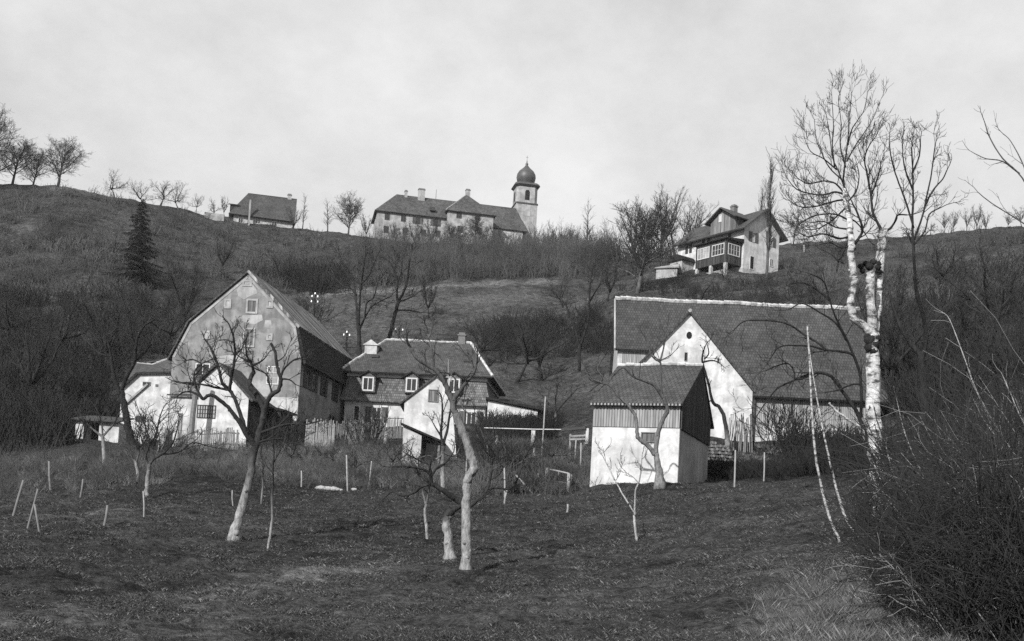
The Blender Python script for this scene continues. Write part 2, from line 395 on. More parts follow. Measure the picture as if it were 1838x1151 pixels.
# ground
m, t, b = new_mat('meadow_ground', .97, .05)
at = nn(t, 'ShaderNodeAttribute', attribute_name='dry')
n1 = ramp(t, noise(t, .09, 6, .65, dist=.6), [(.32, .015), (.5, .032), (.7, .060)])
n2 = ramp(t, noise(t, 1.1, 7, .78), [(.34, .35), (.66, 2.0)])
n3 = ramp(t, noise(t, 7, 6, .85), [(.36, .25), (.66, 2.3)])
gd = math_(t, 'MULTIPLY', math_(t, 'MULTIPLY', n1, n2), n3)
pale = math_(t, 'MULTIPLY', ramp(t, noise(t, 2.2, 5, .7), [(.3, .09), (.7, .22)]), n3)
fac = math_(t, 'MULTIPLY', at.outputs['Fac'], ramp(t, noise(t, .9, 5, .7), [(.36, .1), (.62, 1)]))
t.links.new(mixc(t, fac, gd, pale), b.inputs['Base Color'])
bump(t, b, math_(t, 'ADD', math_(t, 'MULTIPLY', noise(t, .9, 5, .7), 1.8), math_(t, 'ADD', noise(t, 3, 6, .8), math_(t, 'MULTIPLY', noise(t, 17, 4, .8), .4))), 1.0, .30)
M['ground'] = m

# ------------------------------------------------------------------ ground sheet
DRY = [([(600, 556), (760, 548), (940, 535), (1080, 535)], 7, .34), ([(640, 592), (800, 580), (900, 570)], 4, .22), ([(900, 700), (1050, 700)], 6, .25), ([(500, 1110), (900, 1075), (1200, 1050), (1500, 1020)], 2.6, .42), ([(-50, 1150), (300, 1130)], 2., .4), ([(820, 1010), (1100, 990), (1400, 960)], 1.6, .3), ([(860, 890), (1060, 905), (1300, 895)], 1.5, .25), ([(110, 338), (160, 346), (210, 358)], 1.6, .8), ([(300, 372), (360, 384)], 1.2, .6), ([(560, 532), (640, 524), (760, 517), (880, 510), (985, 505)], 2.2, .95), ([(560, 576), (640, 573), (740, 571)], 1.6, .45), ([(890, 668), (1060, 650)], 4, .30),
       ([(100, 1120), (240, 1105), (330, 1085), (450, 1062), (560, 1035), (700, 1015)], .75, 1.0), ([(0, 943), (180, 925), (330, 908)], .8, .5),
       ([(1000, 1010), (1200, 1000), (1480, 985)], 1.0, .35), ([(1080, 930), (1540, 915)], 1.2, .35), ([(1400, 1150), (1480, 1080), (1560, 1040), (1640, 1080)], .7, .9),
       ([(560, 800), (640, 806)], 1.5, .55), ([(1140, 522), (1260, 500), (1330, 497)], 2, .35), ([(940, 770), (1060, 790)], 2, .3), ([(840, 455), (1000, 452)], 2, .2), ([(1700, 465), (1800, 458)], 1.2, .5)]
def make_ground():
    ys = np.r_[np.linspace(-45, 8, 26), np.exp(np.linspace(math.log(8.4), math.log(240), 620)), np.linspace(246, 700, 30)]
    s = np.sinh(np.linspace(-3.2, 3.2, 620))/math.sinh(3.2)
    X = s[None, :]*(np.maximum(ys, 0)*1.05+30)[:, None]; Y = np.repeat(ys[:, None], len(s), 1)
    Z = height(X.ravel(), Y.ravel())
    rg = np.random.default_rng(2); xr, yr_ = X.ravel(), Y.ravel(); near = np.clip((70-yr_)/30, 0, 1)*(yr_ > 6)
    for cell, amp in ((1.1, .05), (.45, .045), (.2, .025)):       # clods and hollows of the rough turf
        g = rg.normal(size=(512, 512)); a = np.abs(xr/cell+3000) % 511; b = np.abs(yr_/cell) % 511; i = a.astype(int); j = b.astype(int); a -= i; b -= j; a = a*a*(3-2*a); b = b*b*(3-2*b)
        Z = Z+near*amp*1.0*((g[i, j]*(1-a)+g[i+1, j]*a)*(1-b)+(g[i, j+1]*(1-a)+g[i+1, j+1]*a)*b)
    V = np.c_[X.ravel(), Y.ravel(), Z]; nr, nc = X.shape
    i = (np.arange(nr-1)[:, None]*nc+np.arange(nc-1)[None, :]).ravel()
    Fc = np.c_[i, i+1, i+nc+1, i+nc].ravel()
    o = raw_mesh('ground', V, Fc, np.full((nr-1)*(nc-1), 4), M['ground'], smooth=True); tag(o, kind='structure')
    d = np.zeros(len(V))
    for pts, wdt, amt in DRY:
        h = hits(pts); h = h[~np.isnan(h[:, 0])]
        for a, b_ in zip(h[:-1], h[1:]):
            ab = (b_-a)[:2]; L = ab@ab+1e-9; tt = np.clip(((V[:, :2]-a[:2])@ab)/L, 0, 1)
            dd = np.hypot(*(V[:, :2]-a[:2]-tt[:, None]*ab).T); d = np.maximum(d, amt*np.exp(-(dd/wdt)**2))
    at_ = o.data.attributes.new('dry', 'FLOAT', 'POINT'); at_.data.foreach_set('value', d.astype(np.float32))
    return o
make_ground()

# ------------------------------------------------------------------ building helpers
class Frame:
    """local frame of a building: origin o (world xy of one corner), x along its front, y away from the viewer"""
    def __init__(s, px, py, Y, th, zb=None):
        q = P(px, py, Y); s.o = q[:2].copy(); s.th = R(th); s.x = np.array([math.cos(s.th), math.sin(s.th)]); s.y = np.array([-math.sin(s.th), math.cos(s.th)])
        s.z = zb if zb is not None else hz(q[0], q[1])
    def _hit(s, px, py, p0, n):
        d = cF + (px-PX)/F_PX*cR + (PY-py)/F_PX*cU
        k = ((p0-0)@n)/(d[:2]@n); q = d*k; q[2] += CZ; return q
    def front(s, px, py, y=0.):
        q = s._hit(px, py, s.o+s.y*y, s.y); return float((q[:2]-s.o)@s.x), float(q[2]-s.z)
    def side(s, px, py, x=0.):
        q = s._hit(px, py, s.o+s.x*x, s.x); return float((q[:2]-s.o)@s.y), float(q[2]-s.z)
    def root(s, name, label, cat, group=None): return empty(name, (s.o[0], s.o[1], s.z), s.th, label, cat, group)

def window(par, plane, x0, x1, z0, z1, off=0., frame='trim', mull=(1, 0), shut=None, name='window', pane='glass', fw=.09, shut_side=3, shw=None, sill=False):
    """plane: 'f' faces -y at y=off, 'r' faces +x at x=off, 'l' faces -x at x=off. (x along plane). casing > pane, mullions"""
    if x0 > x1: x0, x1 = x1, x0
    if z0 > z1: z0, z1 = z1, z0
    def bx(mb, a0, a1, d0, d1, c0, c1):
        if plane == 'f': mb.box(a0, a1, off-d1, off-d0, c0, c1)
        elif plane == 'r': mb.box(off+d0, off+d1, a0, a1, c0, c1)
        else: mb.box(off-d1, off-d0, a0, a1, c0, c1)
    c = MB(); bx(c, x0, x0+fw, -.05, .06, z0, z1); bx(c, x1-fw, x1, -.05, .06, z0, z1); bx(c, x0+fw, x1-fw, -.05, .06, z1-fw, z1); bx(c, x0+fw, x1-fw, -.05, .07, z0, z0+fw)
    xi0, xi1, zi0, zi1 = x0+fw, x1-fw, z0+fw, z1-fw
    for k in range(mull[0]):
        xx = xi0+(xi1-xi0)*(k+1)/(mull[0]+1); bx(c, xx-.035, xx+.035, -.05, .045, zi0, zi1)
    xs = [xi0]+[xi0+(xi1-xi0)*(k+1)/(mull[0]+1) for k in range(mull[0])]+[xi1]
    for k in range(mull[1]):
        zz = zi0+(zi1-zi0)*(k+1)/(mull[1]+1)
        for a, b_ in zip(xs[:-1], xs[1:]): bx(c, a+.036, b_-.036, -.05, .04, zz-.02, zz+.02)
    w = c.build(name, M[frame], par)
    g = MB(); bx(g, xi0-.01, xi1+.01, -.04, .012, zi0-.01, zi1+.01); g.build('pane' if pane == 'glass' else 'board', M[pane], w)
    if sill: g = MB(); bx(g, x0-.1, x1+.1, -.05, .14, z0-.09, z0-.003); g.build('sill', M['trim'], w)
    if shut:
        sw = shw or (x1-x0)*.52
        if shut_side & 1: g = MB(); bx(g, x0-sw-.02, x0-.02, -.02, .07, z0, z1); g.build('shutter', M[shut], par)
        if shut_side & 2: g = MB(); bx(g, x1+.02, x1+sw+.02, -.02, .07, z0, z1); g.build('shutter', M[shut], par)
    return w
def panel(par, name, plane, x0, x1, z0, z1, off, mat, d=.05, extra=None):
    if x0 > x1: x0, x1 = x1, x0
    if z0 > z1: z0, z1 = z1, z0
    m_ = MB()
    if plane == 'f': m_.box(x0, x1, off-d, off+.05, z0, z1)
    elif plane == 'r': m_.box(off-.05, off+d, x0, x1, z0, z1)
    else: m_.box(off-d, off+.05, x0, x1, z0, z1)
    return m_.build(name, M[mat], par)
def chimney(par, x, y, z0, z1, w=.6, d=.6, mat='brick', cap='brick'):
    c = MB(); c.box(x-w/2, x+w/2, y-d/2, y+d/2, z0, z1); o = c.build('chimney', M[mat], par)
    c = MB(); c.box(x-w/2-.08, x+w/2+.08, y-d/2-.08, y+d/2+.08, z1+.002, z1+.14); c.box(x-w/2+.05, x+w/2-.05, y-d/2+.05, y+d/2-.05, z1+.142, z1+.34); c.build('cap', M[cap], o); return o
def ridge_line(par, pts, r_=.12, mat='ridge', name='ridge_tiles'):
    """row of half-round ridge tiles bedded in mortar, slightly uneven"""
    m_ = MB()
    for a, b_ in zip(pts[:-1], pts[1:]):
        a = np.array(a, float); b_ = np.array(b_, float); L = np.linalg.norm(b_-a); n = max(2, int(L/.42))
        for k in range(n):
            p, q = a+(b_-a)*(k/n), a+(b_-a)*((k+.97)/n); e = random.uniform(-.025, .03)+.03*math.sin(k*.37)
            m_.tube([p+(0, 0, e), q+(0, 0, e)], [r_*1.12, r_*.9], 6)
    return m_.build(name, M[mat], par)

# ------------------------------------------------------------------ A: big gabled farmhouse
def farmhouse():
    a = P(541, 645, 88); th = -6.8
    f0 = Frame(541, 645, 88, th); xl, _ = f0.front(309, 645)
    f0.o = f0.o+f0.x*xl; Wd = -xl; D = 17.2
    f0.z = hz(*(f0.o+f0.x*Wd*.8))-.1
    r_ = f0.root('farmhouse', 'tall farmhouse with blotchy grey gable and steep dark lower roof beside the white annexes', 'house')
    ze = f0.front(541, 645)[1]; ba = f0.front(531, 585); bl = f0.front(342, 578); ap = f0.front(446, 491); zl = f0.front(309, 640)[1]
    w = MB(); w.extr([(0, -2.5), (Wd, -2.5), (Wd, ze), (ba[0], ba[1]), ap, (bl[0], bl[1]), (0, zl)], 0, .4)
    gw = w.build('gable_wall', M['grey_plaster'], r_)
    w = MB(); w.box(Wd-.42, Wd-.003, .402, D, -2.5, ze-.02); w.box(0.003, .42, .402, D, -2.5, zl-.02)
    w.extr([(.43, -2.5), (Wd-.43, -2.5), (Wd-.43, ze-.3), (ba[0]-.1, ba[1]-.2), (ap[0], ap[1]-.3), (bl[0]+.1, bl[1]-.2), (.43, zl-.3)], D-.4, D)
    w.build('wall', M['side_shaded'], r_)
    # white lower gable rendering, worn patches
    panel(r_, 'render_patch', 'f', f0.front(480, 740)[0], Wd-.02, -1, f0.front(500, 713)[1], 0, 'white_old', .03)
    panel(r_, 'render_patch', 'f', .1, f0.front(342, 740)[0], -1, f0.front(330, 720)[1], 0, 'white_old', .03)
    for poly in ([(425, 520), (432, 512), (452, 508), (460, 520), (462, 527), (448, 532), (438, 538), (428, 532)], [(434, 566), (470, 565), (472, 575), (458, 582), (448, 581), (436, 577)],
                 [(448, 690), (462, 668), (480, 672), (492, 690), (480, 712), (458, 712)], [(385, 640), (430, 636), (440, 645), (432, 652), (392, 655)], [(476, 575), (487, 575), (488, 590), (474, 588)]):
        m_ = MB(); m_.extr([f0.front(*q) for q in poly], -.012, .05); m_.build('plaster_patch', M['mid_plaster'], r_)
    # roofs
    def seg(name, mat, p, q, t_=.22, y0=-.45, y1=D+.3, ov=0):
        p = np.array(p, float); q = np.array(q, float); d = (q-p)/np.linalg.norm(q-p); p = p-d*ov; n = np.array([d[1], -d[0]])
        if n[1] < 0: n = -n
        m_ = MB(); m_.extr([tuple(p+n*.02), tuple(q+n*.02), tuple(q+n*(t_+.02)), tuple(p+n*(t_+.02))], y0, y1); return m_.build(name, M[mat], r_)
    seg('roof', 'tile_streak', (ba[0]+.30, ba[1]-.25), (ap[0]-.05, ap[1]+.06), y0=-.30)
    seg('roof', 'tile_dark', (bl[0]-.12, bl[1]-.06), (ap[0], ap[1]+.02), t_=.13, y0=-.2)
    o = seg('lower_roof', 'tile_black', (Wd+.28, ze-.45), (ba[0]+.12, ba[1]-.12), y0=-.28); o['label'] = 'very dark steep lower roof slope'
    seg('lower_roof', 'tile_dark', (-.28, zl-.35), (bl[0]-.10, bl[1]-.04), t_=.12, y0=-.18)
    # verge trim on the gable
    v = MB()
    for p, q in (((bl[0], bl[1]-.1), (ap[0], ap[1]-.12)), ((ap[0], ap[1]-.12), (ba[0], ba[1]-.1)), ((ba[0], ba[1]-.1), (Wd-.04, ze)), ((0.03, zl), (bl[0], bl[1]-.1))):
        p = np.array(p); q = np.array(q); d = (q-p)/np.linalg.norm(q-p); n = np.array([d[1], -d[0]]); n = -n if n[1] > 0 else n
        v.extr([tuple(p), tuple(q), tuple(q+n*.2), tuple(p+n*.2)], -.03, .05)
    v.build('verge_trim', M['mid_plaster'], r_)
    # skylights on the dark slope
    for (ax, ay) in ((568, 626), (611, 651)):
        y_, z_ = f0.side(ax, ay, Wd-.1); dd = np.array([ba[0]-Wd, ba[1]-ze]); dd /= np.linalg.norm(dd); xx = Wd+(z_-ze)/dd[1]*dd[0]+.33
        m_ = MB(); m_.bar((xx, y_, z_-.45), (xx+dd[0]*.9, y_, z_-.45+dd[1]*.9), .16, .1); m_.build('skylight', M['trim'], r_)
    # gable openings
    def gwin(x0, y0, x1, y1, **k):
        a_ = f0.front(x0, y1); b_ = f0.front(x1, y0); return window(r_, 'f', a_[0], b_[0], a_[1], b_[1], 0, **k)
    for box in ((441, 537, 464, 563), (435, 589, 459, 623)): gwin(*box, frame='mid_plaster', pane='boards_mid', mull=(0, 0), name='loft_door', fw=.16)
    for box in ((435, 503, 453, 514), (402, 537, 416, 554), (478, 538, 491, 553), (364, 594, 378, 609), (478, 599, 490, 611)): gwin(*box, frame='mid_plaster', pane='grey_shade_plaster', mull=(0, 0), fw=.16)
    gwin(478, 658, 502, 690, mull=(1, 2), pane='mid_plaster'); gwin(350, 653, 378, 676, mull=(1, 0))
    gwin(484, 733, 503, 764, frame='wood_dark', pane='void', mull=(0, 0), name='doorway')
    # side windows with shutters
    def swin(x0, y0, x1, y1, **k):
        a_ = f0.side(x0, y1, Wd); b_ = f0.side(x1, y0, Wd); return window(r_, 'r', a_[0], b_[0], min(a_[1], b_[1]), max(a_[1], b_[1]), Wd, **k)
    for cx, cy in ((551, 680), (563, 686), (581, 695), (601, 705), (620, 717)):
        y_, z_ = f0.side(cx, cy, Wd); window(r_, 'r', y_-.5, y_+.5, z_-.8, z_+.8, Wd, frame='wood_dark', mull=(1, 1), shut='wood_dark', shw=.5)
    y_, z_ = f0.side(548, 760, Wd); window(r_, 'r', y_-.7, y_+.7, -.5, 2.0, Wd, frame='wood_dark', pane='void', mull=(0, 0), name='doorway')
    y_, z_ = f0.side(595, 752, Wd); window(r_, 'r', y_-.8, y_+.8, z_-.25, z_+.35, Wd, frame='wood_dark', pane='void', mull=(0, 0))
    return f0
fA = farmhouse()

# ------------------------------------------------------------------ white annexes in front and to the left of the farmhouse
def annex():
    f = Frame(352, 780, 80, -7); Wd = f.front(442, 780)[0]
    f.z = hz(*(f.o+f.x*2))-.2
    r_ = f.root('annex_house', 'small white gabled annex with barred window standing before the tall gable', 'annex')
    l, a, b_ = f.front(353, 690), f.front(393, 655), f.front(444, 712)
    D = 4.0
    w = MB(); w.extr([(0, -2), (Wd, -2), (Wd, b_[1]), a, (0, l[1])], 0, D); w.build('wall', M['white'], r_)
    w = MB(); w.box(Wd+.003, Wd+.04, .05, D-.05, -2, b_[1]-.1); w.build('dark_side_boards', M['boards_dark'], r_)  # dark boards over the white wall carry the shade of this side
    for p, q, nm in ((np.array((b_[0]+.45, b_[1]-.45)), np.array(a)+(-.02, .02), 'roof'), (np.array((l[0]-.25, l[1]-.2)), np.array(a)+(.02, .02), 'roof')):
        d = (q-p)/np.linalg.norm(q-p); n = np.array([d[1], -d[0]]); n = -n if n[1] < 0 else n
        m_ = MB(); m_.extr([tuple(p+n*.02), tuple(q+n*.02), tuple(q+n*.2), tuple(p+n*.2)], -.25, D+.2); m_.build(nm, M['tile_dark'], r_)
    p, q = f.front(353, 750), f.front(388, 728)
    window(r_, 'f', p[0], q[0], p[1], q[1], 0, frame='wood_dark', pane='grey_shade_plaster', mull=(6, 2), fw=.05)
    g_ = Frame(444, 785, 84.2, -7); g_.z = f.z; pl = [g_.front(*q) for q in ((444, 800), (503, 800), (504, 738), (478, 731), (446, 708))]
    r3 = g_.root('wood_shed', 'dark boarded wood shed tucked between the barred annex and the gabled farmhouse', 'shed')
    m_ = MB(); m_.extr([(pl[0][0], -2), (pl[1][0], -2)]+pl[2:], 0, 3.0); m_.build('wall', M['boards_dark'], r3)
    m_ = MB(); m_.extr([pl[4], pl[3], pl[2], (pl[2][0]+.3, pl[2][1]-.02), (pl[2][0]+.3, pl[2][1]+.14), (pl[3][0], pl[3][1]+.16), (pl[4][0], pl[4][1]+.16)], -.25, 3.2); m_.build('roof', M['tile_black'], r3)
    q = g_.front(462, 790); q2 = g_.front(486, 742); window(r3, 'f', q[0], q2[0], q[1]-.5, q2[1], 0, frame='wood_dark', pane='void', mull=(0, 0), name='doorway')
    # tall post standing before its left corner
    g = G(341, 800, 78.5); m_ = MB(); m_.tube([(0, 0, -.5), (.05, 0, 2.5), (.2, 0, 5.4)], [.22, .2, .18], 8)
    o = m_.build('wooden_post', M['wood_grey'], None); o.location = g; tag(o, 'thick grey upright post before the left end of the barred annex', 'post')
    # flat white part left of the post
    f2 = Frame(300, 800, 84, -6); f2.z = hz(*(f2.o+f2.x*1))-.2
    r2 = f2.root('wash_house', 'low whitewashed lean-to between the left house and the annex', 'shed')
    W2 = f2.front(352, 800)[0]; z1 = f2.front(325, 712)[1]
    m_ = MB(); m_.box(0, W2, 0, 3.0, -2, z1); m_.build('wall', M['white_old'], r2)
    m_ = MB(); m_.hexa([(-.2, -.3, z1+.01), (W2+.1, -.3, z1+.01), (W2+.1, 3.1, z1+.5), (-.2, 3.1, z1+.5)], [(-.2, -.3, z1+.13), (W2+.1, -.3, z1+.13), (W2+.1, 3.1, z1+.62), (-.2, 3.1, z1+.62)]); m_.build('roof', M['tile_dark'], r2)
    p, q = f2.front(318, 790), f2.front(328, 742); window(r2, 'f', p[0], q[0], p[1]-.6, q[1], 0, frame='wood_grey', pane='grey_shade_plaster', mull=(0, 0), name='door')
annex()
def left_house():
    f = Frame(218, 800, 97, -2); f.z = hz(*(f.o+f.x*2))-.2; Wd = f.front(309, 800)[0]
    r_ = f.root('cottage', 'white cottage with half-hipped dark roof at the left of the tall farmhouse', 'house')
    pl = [f.front(*q) for q in ((218, 705), (226, 690), (252, 669), (309, 668))]
    w = MB(); w.extr([(pl[0][0], -2.5), (Wd, -2.5), pl[3], pl[2], pl[1], pl[0]], 0, 7); w.build('wall', M['white'], r_)
    T1 = f.front(246, 652, 2.5); T2 = f.front(272, 655, 2.5); T3 = f.front(309, 642, 2.5)
    e0 = np.array(f.front(210, 703)); e1 = np.array(f.front(248, 669)); e2 = np.array(f.front(311, 668))
    m_ = MB()
    def v3(a, y): return (a[0], y, a[1])
    m_.slab([v3(e0, -.4), v3(e1, -.4), v3(T1, 2.5)], .2); m_.slab([v3(e1, -.4), v3(e2, -.4), v3(T3, 2.5), v3(T2, 2.5), v3(T1, 2.5)][0:5:1], .2)
    m_.slab([v3(T1, 2.5), (T1[0]-.4, 7.2, T1[1]-.3), v3((e0[0], e0[1]), 7.2), v3(e0, -.4)], .2)
    m_.slab([v3(T1, 2.5), v3(T3, 2.5), (T3[0], 7.2, T3[1]-1.5), (T1[0]-.4, 7.2, T1[1]-1.5)], .15)
    m_.build('roof', M['tile_dark'], r_)
    ridge_line(r_, [v3(T1, 2.5), v3(T2, 2.5), v3(T3, 2.5)], .1, 'mid_plaster')
    for (x0, y0, x1, y1) in ((256, 686, 271, 692), (279, 690, 284, 694), (243, 747, 262, 757)):
        p, q = f.front(x0, y1), f.front(x1, y0); window(r_, 'f', p[0], q[0], p[1], q[1], 0, frame='wood_grey', mull=(1, 0), fw=.06)
    m_ = MB(); p, q = f.front(224, 727), f.front(266, 690); m_.bar((p[0], -.12, p[1]), (q[0], -.12, q[1]), .16, .16); m_.build('stair_rail', M['wood_pale'], r_)
    # white wall remnant at far left
    f = Frame(133, 800, 88, -4); f.z = hz(*f.o)-.2; r_ = f.root('garden_shed', 'small pale shed with dark opening far left beyond the orchard', 'shed')
    a = f.front(135, 752)[1]; Wd = f.front(212, 790)[0]; x1 = f.front(150, 770)[0]; x2 = f.front(178, 770)[0]
    m_ = MB(); m_.box(0, x1, 0, 2.5, -1, a); m_.box(x2, Wd, 0, 2.5, -1, a*.92); m_.box(x1+.002, x2-.002, 1.6, 2.5, -1, a*.95); m_.build('wall', M['white_old'], r_)
    m_ = MB(); m_.slab([(-.2, -.5, a+.02), (Wd+.1, -.5, a*.92+.05), (Wd+.1, 2.7, a+.55), (-.2, 2.7, a+.6)], .1); m_.build('roof', M['tile_dark'], r_)
    m_ = MB(); m_.box(x1+.01, x2-.01, 1.45, 1.59, -1, a*.9); m_.build('door', M['wood_dark'], r_)
left_house()

# ------------------------------------------------------------------ B: manor house with hipped mansard roof
def manor():
    f = Frame(884, 673, 98.5, -5); xl = f.front(611, 664)[0]; f.o = f.o+f.x*xl; f.z = hz(*(f.o+f.x*9))-.3; Wd = -xl; D = 13.0
    r_ = f.root('manor_house', 'hipped manor house with three dormers, white cornice and shuttered ground floor', 'house')
    ze = (f.front(640, 667)[1]+f.front(880, 675)[1])/2
    zr = f.front(770, 613, D/2)[1]; rl = f.front(694, 611, D/2)[0]; rr = f.front(845, 617, D/2)[0]
    zm = f.front(690, 719)[1]
    wi = .9      # lower walls stand this far inside the upper eaves... the tiled storey flares out
    w = MB(); w.box(.5, Wd-.5, .5, D-.5, -2.5, zm); w.build('wall', M['white'], r_)
    m_ = MB(); m_.hexa([(.05, .05, zm-.12), (Wd-.05, .05, zm-.12), (Wd-.05, D-.05, zm-.12), (.05, D-.05, zm-.12)], [(.75, .75, ze-.05), (Wd-.75, .75, ze-.05), (Wd-.75, D-.75, ze-.05), (.75, D-.75, ze-.05)])
    o = m_.build('tiled_storey', M['tile_wall'], r_)
    m_ = MB(); m_.box(.55, Wd-.55, .55, D-.55, ze-.42, ze+.0); m_.build('cornice', M['trim'], r_)
    m_ = MB()
    A, B_, C_, D_ = (-.05, -.05, ze), (Wd+.05, -.05, ze), (Wd+.05, D+.05, ze), (-.05, D+.05, ze); E1, E2 = (rl, D/2, zr), (rr, D/2, zr)
    for q in ([A, B_, E2, E1], [B_, C_, E2], [C_, D_, E1, E2], [D_, A, E1]): m_.slab(q, .16)
    m_.build('roof', M['tile_manor'], r_)
    m_ = MB(); m_.box(.1, Wd-.1, .1, D-.1, ze+.001, ze+.06); m_.build('soffit', M['wood_dark'], r_)
    ridge_line(r_, [A, E1, E2, B_], .14)
    ridge_line(r_, [E2, C_], .14)
    chimney(r_, rr-.9, D/2, zr-.6, zr+.65, .7, .6, 'brick')
    c = f.front(664, 622, 3.0)
    m_ = MB(); m_.box(c[0]-.6, c[0]+.6, 3.4, 5.2, c[1]-.9, c[1]+.2); m_.extr([(c[0]-.8, c[1]+.2), (c[0]+.8, c[1]+.2), (c[0], c[1]+.75)], 3.3, 5.3); m_.build('roof_lantern', M['white_old'], r_)
    # roof vents
    for (vx, vy) in ((671, 638), (838, 646)):
        xx, zz = f.front(vx, vy, 2.0); t_ = (zz-ze)/(zr-ze); yy = D/2*t_
        m_ = MB(); m_.box(xx-.35, xx+.35, yy-.35, yy+.5, zz-.1, zz+.12); m_.build('roof_vent', M['wood_dark'], r_)
    # dormers in the tiled storey
    for cx in (661, 739, 815):
        xx, zc = f.front(cx, 688+(.022*(cx-661)), 0)
        h0, h1 = zc-.75, zc+.62
        m_ = MB(); m_.extr([(xx-.68, h0-.1), (xx+.68, h0-.1), (xx+.68, h1), (xx, h1+.45), (xx-.68, h1)], -.05, 1.6); dm = m_.build('dormer', M['tile_wall'], r_)
        m_ = MB()
        for s_ in (-1, 1): m_.slab([(xx, -.25, h1+.62), (xx, 1.7, h1+.62), (xx+s_*1.0, 1.7, h1-.02), (xx+s_*1.0, -.25, h1-.02)][::(1 if s_ < 0 else -1)], .12)
        m_.build('dormer_roof', M['tile_black'], dm)
        window(dm, 'f', xx-.55, xx+.55, h0, h1-.02, -.05, mull=(1, 0), fw=.13)
    # ground floor windows
    for cx in (676, 760, 846):
        xx, zc = f.front(cx, 744+(cx-676)*.05, .5); window(r_, 'f', xx-.48, xx+.48, zc-.72, zc+.72, .5, mull=(1, 0), shut='shutter', shw=.6, sill=True)
    xx, zc = f.front(640, 742, .5); window(r_, 'f', xx-.3, xx+.3, zc-.75, zc+.75, .5, mull=(0, 0), frame='trim')
    # right gable side: dark boarding
    m_ = MB(); m_.box(Wd-.49, Wd-.42, .7, D-.7, -2, zm-.15); m_.build('dark_side_boards', M['boards_dark'], r_)
    return f
fB = manor()
def long_outbuilding():
    f = Frame(876, 719, 97.6, -4); f.z = hz(*(f.o+f.x*3))-.3; L = f.front(965, 740)[0]
    r_ = f.root('low_outbuilding', 'long low white outbuilding behind the dark hedge right of the manor', 'shed')
    z1 = f.front(878, 719)[1]; z2 = f.front(964, 738)[1]
    m_ = MB(); m_.hexa([(0, 0, -2), (L, 0, -2), (L, 4, -2), (0, 4, -2)], [(0, 0, z1), (L, 0, z2), (L, 4, z2-.6), (0, 4, z1-.6)]); m_.build('wall', M['white'], r_)
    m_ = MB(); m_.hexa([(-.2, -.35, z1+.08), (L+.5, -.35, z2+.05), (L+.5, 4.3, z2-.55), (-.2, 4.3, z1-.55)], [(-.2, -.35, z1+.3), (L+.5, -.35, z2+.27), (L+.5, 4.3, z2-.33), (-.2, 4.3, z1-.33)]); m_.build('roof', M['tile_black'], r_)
    m_ = MB(); m_.extr([(L+.005, -2), (L+2.2, -2), (L+.005, z2-.1)], .3, 3.8); m_.build('buttress_roof', M['tile_black'], r_)
long_outbuilding()

# ------------------------------------------------------------------ E: narrow white shed
def narrow_shed():
    f = Frame(722, 820, 74, 2); f.z = hz(*(f.o+f.x*2))-.2
    r_ = f.root('gabled_shed', 'narrow whitewashed shed with one small shutter high in its gable', 'shed')
    pl = [f.front(*q) for q in ((722, 830), (726, 722), (783, 678), (805, 697), (811, 722), (826, 835))]; D = 5.5
    w = MB(); w.extr([(pl[0][0], -1.5), (pl[5][0], -1.5), pl[4], pl[3], pl[2], pl[1]], 0, D); w.build('wall', M['white'], r_)
    for p, q in ((np.array(pl[1])-(.3, .22), np.array(pl[2])), (np.array(pl[3])+(.02, -.02), np.array(pl[2])), (np.array(pl[4])+(.12, -.6), np.array(pl[3])+(.02, 0))):
        d = (q-p)/np.linalg.norm(q-p); n = np.array([d[1], -d[0]]); n = -n if n[1] < 0 else n
        m_ = MB(); m_.extr([tuple(p+n*.015), tuple(q+n*.015), tuple(q+n*.13), tuple(p+n*.13)], -.12, D+.15); m_.build('roof', M['tile_dark'], r_)
    p, q = f.front(768, 721), f.front(788, 700); window(r_, 'f', p[0], q[0], p[1], q[1], 0, frame='wood_grey', pane='boards_mid', mull=(0, 0), fw=.06)
    # lower front room
    f2 = Frame(721, 824, 70.5, 0); f2.z = f.z; a = f2.front(721, 762); b_ = f2.front(790, 792); c = f2.front(757, 780)
    r2 = f2.root('lean_to', 'low lean-to with a dark open doorway against the narrow white shed', 'shed')
    m_ = MB(); m_.extr([(0, -1.5), (c[0], -1.5), (c[0], c[1]-.1), (0, a[1]-.1)], 0, 3.4); m_.build('wall', M['white_old'], r2)
    m_ = MB(); m_.box(c[0]+.02, b_[0], .5, 3.3, -1.5, b_[1]-.15); m_.build('doorway', M['void'], r2)
    m_ = MB(); m_.box(b_[0]-.15, b_[0]+.0, .2, .35, -1.5, b_[1]-.1); m_.build('post', M['wood_grey'], r2)
    m_ = MB(); m_.hexa([(-.2, -.25, a[1]-.02), (b_[0]+.2, -.25, b_[1]-.12), (b_[0]+.2, 3.5, b_[1]-.02), (-.2, 3.5, a[1]+.08)], [(-.2, -.25, a[1]+.12), (b_[0]+.2, -.25, b_[1]+.02), (b_[0]+.2, 3.5, b_[1]+.12), (-.2, 3.5, a[1]+.22)]); m_.build('roof', M['tile_black'], r2)
narrow_shed()

